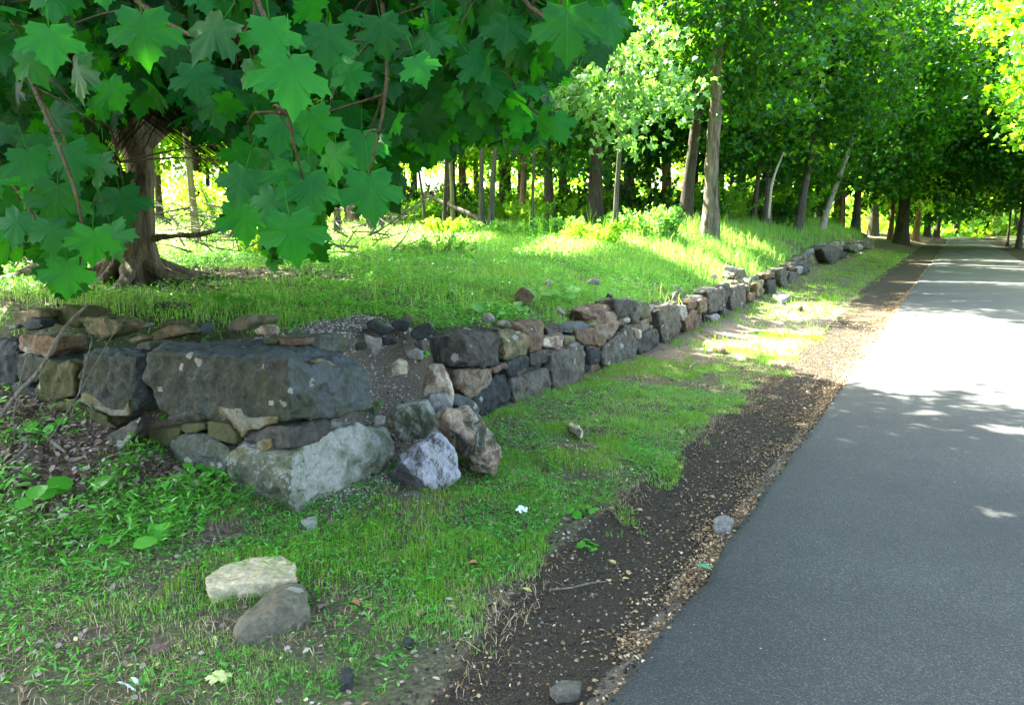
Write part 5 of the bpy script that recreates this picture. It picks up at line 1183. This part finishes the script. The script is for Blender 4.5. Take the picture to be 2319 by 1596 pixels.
weeds(170000, -9, 6, 4.5, 13, .038, eT, eF, insider, 'bank_weeds', 'leafy weeds covering the bank above the wall', M_weed, 74, .8, .09, .30)
weeds(70000, -10, 14, 12.5, 22, .055, eT, eF, inside, 'meadow_weeds', 'leafy low plants mixed into the meadow grass', M_weed, 78, .8, .13, .34)
# 3 bank and meadow grass
def bank(n, x0, x1, y0, y1, h, wd, thr, mat, name, label, seed, lean=.45, cond=None):
    x, y = uni(n, x0, x1, y0, y1); s, t, wr, wl, k, ins = zinfo(x, y); z = terrain(x, y)
    nz = fbm(x*.9, y*.9, 4, seed); ok = inside(x, y, s, t, wr, wl, k, ins) & inview(x, y, z) & (nz > thr+rng.uniform(-.05, .05, n)) & (((x-TX-.4)**2+(y-TY-.7)**2) > 4.0*rng.uniform(.25, 1, n)**1.5)
    ok &= ~((wl < 1.0) & (wr > .6) & (rng.uniform(0, 1, n) < .9))
    if cond is not None: ok &= cond(x, y, s, t, wr, ins)
    x, y, z, nz = x[ok], y[ok], z[ok], nz[ok]; m = len(x); hh_ = h*rng.uniform(.45, 1.1, m)*(.7+.8*np.clip((nz-thr)*3, 0, 1))
    tag(link(name, blades(name, label, x, y, hh_, wd*rng.uniform(.6, 1.3, m), mat, lean, z=z), mat), label, kind='stuff')
bank(130000, -8, 7, 4.6, 13, .12, .005, .46, M_grass, 'bank_grass', 'soft green grass growing along the bank above the wall', 81)
bank(150000, -10, 16, 12.5, 26, .15, .011, .36, M_grass, 'meadow_grass', 'sunlit and shaded meadow grass before the wood', 85, cond=lambda x, y, s, t, wr, ins: y < 24)
bank(60000, 3, 20, 12, 42, .42, .012, .45, M_grass, 'tall_grass', 'long grass on the brow of the bank by the road', 88, .35, cond=lambda x, y, s, t, wr, ins: (wr > .2) & (wr < 3.5))
x, y = uni(60000, 0, 22, 8, 44); s, t, wr, wl, k, ins = zinfo(x, y); ok = (wr > -.02) & (wr < .45) & (s > 1) & (fbm(x*1.1, y*1.1, 3, 29) > .47+.10*sstep(9, 3, s)); x, y = x[ok], y[ok]
zw = np.maximum(terrain(x, y), terrain(x-.35*RN[0], y-.35*RN[1])-.10); tag(link('wall_grass', blades('wall_grass', '', x, y, rng.uniform(.10, .32, len(x)), .009*np.ones(len(x)), M_grass, .8, z=zw), M_grass), 'grass spilling over the top of the road side wall', kind='stuff')
bank(16000, -8, 12, 5, 20, .26, .006, .54, M_grass, 'grass_clumps', 'longer grass clumps standing out of the bank growth', 97, .5)
bank(2600, -3, 12, 7, 26, .62, .006, .35, M_moss, 'grass_stalks', 'thin straw coloured seed stalks standing above the grass', 90, .25, cond=lambda x, y, s, t, wr, ins: wr < 5)
bank(90000, -18, 24, 22, 46, .30, .022, .40, M_grass, 'wood_floor_plants', 'patchy undergrowth on the floor of the wood', 92)
# 4 litter
def flakes(n, cond, x0, x1, y0, y1, size, mat, name, label, T=eT, F_=eF, lift=.006, tilt=.35, vpow=1.0, zfix=None):
    x, y = uni(n, x0, x1, y0, y1); s, t, wr, wl, k, ins = zinfo(x, y); z = terrain(x, y); ok = cond(x, y, s, t, wr, wl, k, ins) & inview(x, y, z)
    x, y, z = x[ok], y[ok], z[ok]; m = len(x); s, t = rc(x, y); z = np.where((t > 0) & (t < 3.4), .044, z)
    a_ = rng.uniform(0, 6.28, m); tp = np.stack([np.cos(a_), np.sin(a_), rng.normal(0, tilt, m)], 1); nr_ = rng.normal(0, tilt, (m, 3)); nr_[:, 2] += 1
    sz = size*rng.uniform(.4, 1.3, m)
    me = batch(T, F_, np.stack([x, y, z+lift+sz*.08], 1), frames(tp, nr_), sz, rng.uniform(0, 1, m)**vpow, name=name)
    tag(link(name, me, mat), label, kind='stuff')
r01 = lambda x: rng.uniform(0, 1, len(x))
flakes(230000, lambda x, y, s, t, wr, wl, k, ins: (t < .02) & (t > gedge(s)-.15) & (r01(x) < (.30+.8*np.exp(-np.abs(t+.03)/.22))*sstep(.25, .6, fbm(x*2.5, y*2.5, 3, 73))), -2, 8, 2.2, 16, .0145, M_chip, 'seed_flakes', 'tan seed flakes strewn over the dark chips and heaped along the road edge', vpow=1.7)
flakes(30000, lambda x, y, s, t, wr, wl, k, ins: (t < .03) & (t > -.09-.14*fbm(x*4, y*4, 2, 3)), -2, 8, 2.2, 16, .020, M_chip, 'edge_litter', 'tan heap of seed flakes along the asphalt edge', vpow=.9, lift=.014)
s_ = rng.uniform(-7.5, 14, 90000); t_ = .01-rng.exponential(.075, 90000); ok = (t_ > -.6) & (rng.uniform(0, 1, 90000)*.75 < sstep(.36, .70, fbm(s_*2.2, t_*6, 4, 71))); s_, t_ = s_[ok], t_[ok]
XY = R0[None]+s_[:, None]*RD+t_[:, None]*RN; m = len(s_); a_ = rng.uniform(0, 6.28, m); tp = np.stack([np.cos(a_), np.sin(a_), rng.normal(0, .4, m)], 1); nr_ = rng.normal(0, .4, (m, 3)); nr_[:, 2] += 1
tag(link('edge_heap', batch(eT, eF, np.stack([XY[:, 0], XY[:, 1], terrain(XY[:, 0], XY[:, 1])+.008+rng.uniform(0, .02, m)*np.exp(-np.abs(t_+.05)/.07)], 1), frames(tp, nr_), rng.uniform(.007, .021, m), rng.uniform(0, 1, m)**1.7, name='edge_heap'), M_chip), 'tan drift of seed flakes heaped against the asphalt edge', kind='stuff')
flakes(3000, lambda x, y, s, t, wr, wl, k, ins: (t < .0) & (t > gedge(s)-.3), -2, 8, 2.2, 14, .034, M_chip, 'dry_leaf_bits', 'larger dry leaf bits on the chips', vpow=.7)
flakes(12000, lambda x, y, s, t, wr, wl, k, ins: (ins < -.05) & (t < gedge(s)), -4, 5, 2.3, 12, .032, M_litter, 'lawn_litter', 'dead leaf bits scattered through the lawn', vpow=.6)
flakes(3200, lambda x, y, s, t, wr, wl, k, ins: (ins < -.05) & (t < gedge(s)), -4, 5, 2.3, 9, .022, M_yel, 'yellow_bits', 'small yellow green fallen leaf bits in the lawn', vpow=.6)
flakes(26000, lambda x, y, s, t, wr, wl, k, ins: (wl < .06) & (k > .45) & (wl > -1.1), -5, -1.2, 3.4, 7.5, .045, M_litter, 'leaf_litter', 'brown dead leaves lying against the left wall', tilt=.5)
flakes(9000, lambda x, y, s, t, wr, wl, k, ins: (ins > .5) & (((x-TX-.3)**2+(y-TY-.8)**2) < 7*r01(x)), -8, 1, 5, 13, .06, M_litter, 'tree_litter', 'dead leaves under the old maple', tilt=.5)
flakes(1100, lambda x, y, s, t, wr, wl, k, ins: (t > .03) & (t < 3.3) & (r01(x) < .3+.7*np.exp(-t/.5)), 0, 9, 2.2, 12, .010, M_chip, 'road_specks', 'few flakes scattered on the asphalt')
# pebbles
ico = bmesh.new(); bmesh.ops.create_icosphere(ico, subdivisions=1, radius=.5); ico.verts.ensure_lookup_table()
iT = np.array([v.co[:] for v in ico.verts])*np.array([1, .8, .6]); iF = np.array([[v.index for v in f.verts] for f in ico.faces]); ico.free()
iT *= (1+np.random.default_rng(3).normal(0, .12, (len(iT), 1)))
flakes(90000, lambda x, y, s, t, wr, wl, k, ins: (t < .03) & (t > gedge(s)-.12), -2, 8, 2.2, 13, .017, M_peb, 'road_chips', 'loose dark stone chips of the road shoulder', iT, iF, lift=0, tilt=.4)
flakes(36000, lambda x, y, s, t, wr, wl, k, ins: ((s > -4.9) & (s < -3.0) & (wr > -.25) & (wr < 1.2)) | ((ins > .1) & (wl < .85) & (k < 1.5) & (k > -1)), -3, 1, 4, 8, .022, M_peb2, 'gravel', 'pale gravel on the bare soil of the wall gap', iT, iF, lift=0, tilt=.4)
flakes(2500, lambda x, y, s, t, wr, wl, k, ins: (ins < 0) & (t < gedge(s)), -4, 3, 2.3, 8, .016, M_peb2, 'lawn_gravel', 'small pebbles in the thin lawn', iT, iF, lift=0, tilt=.4)
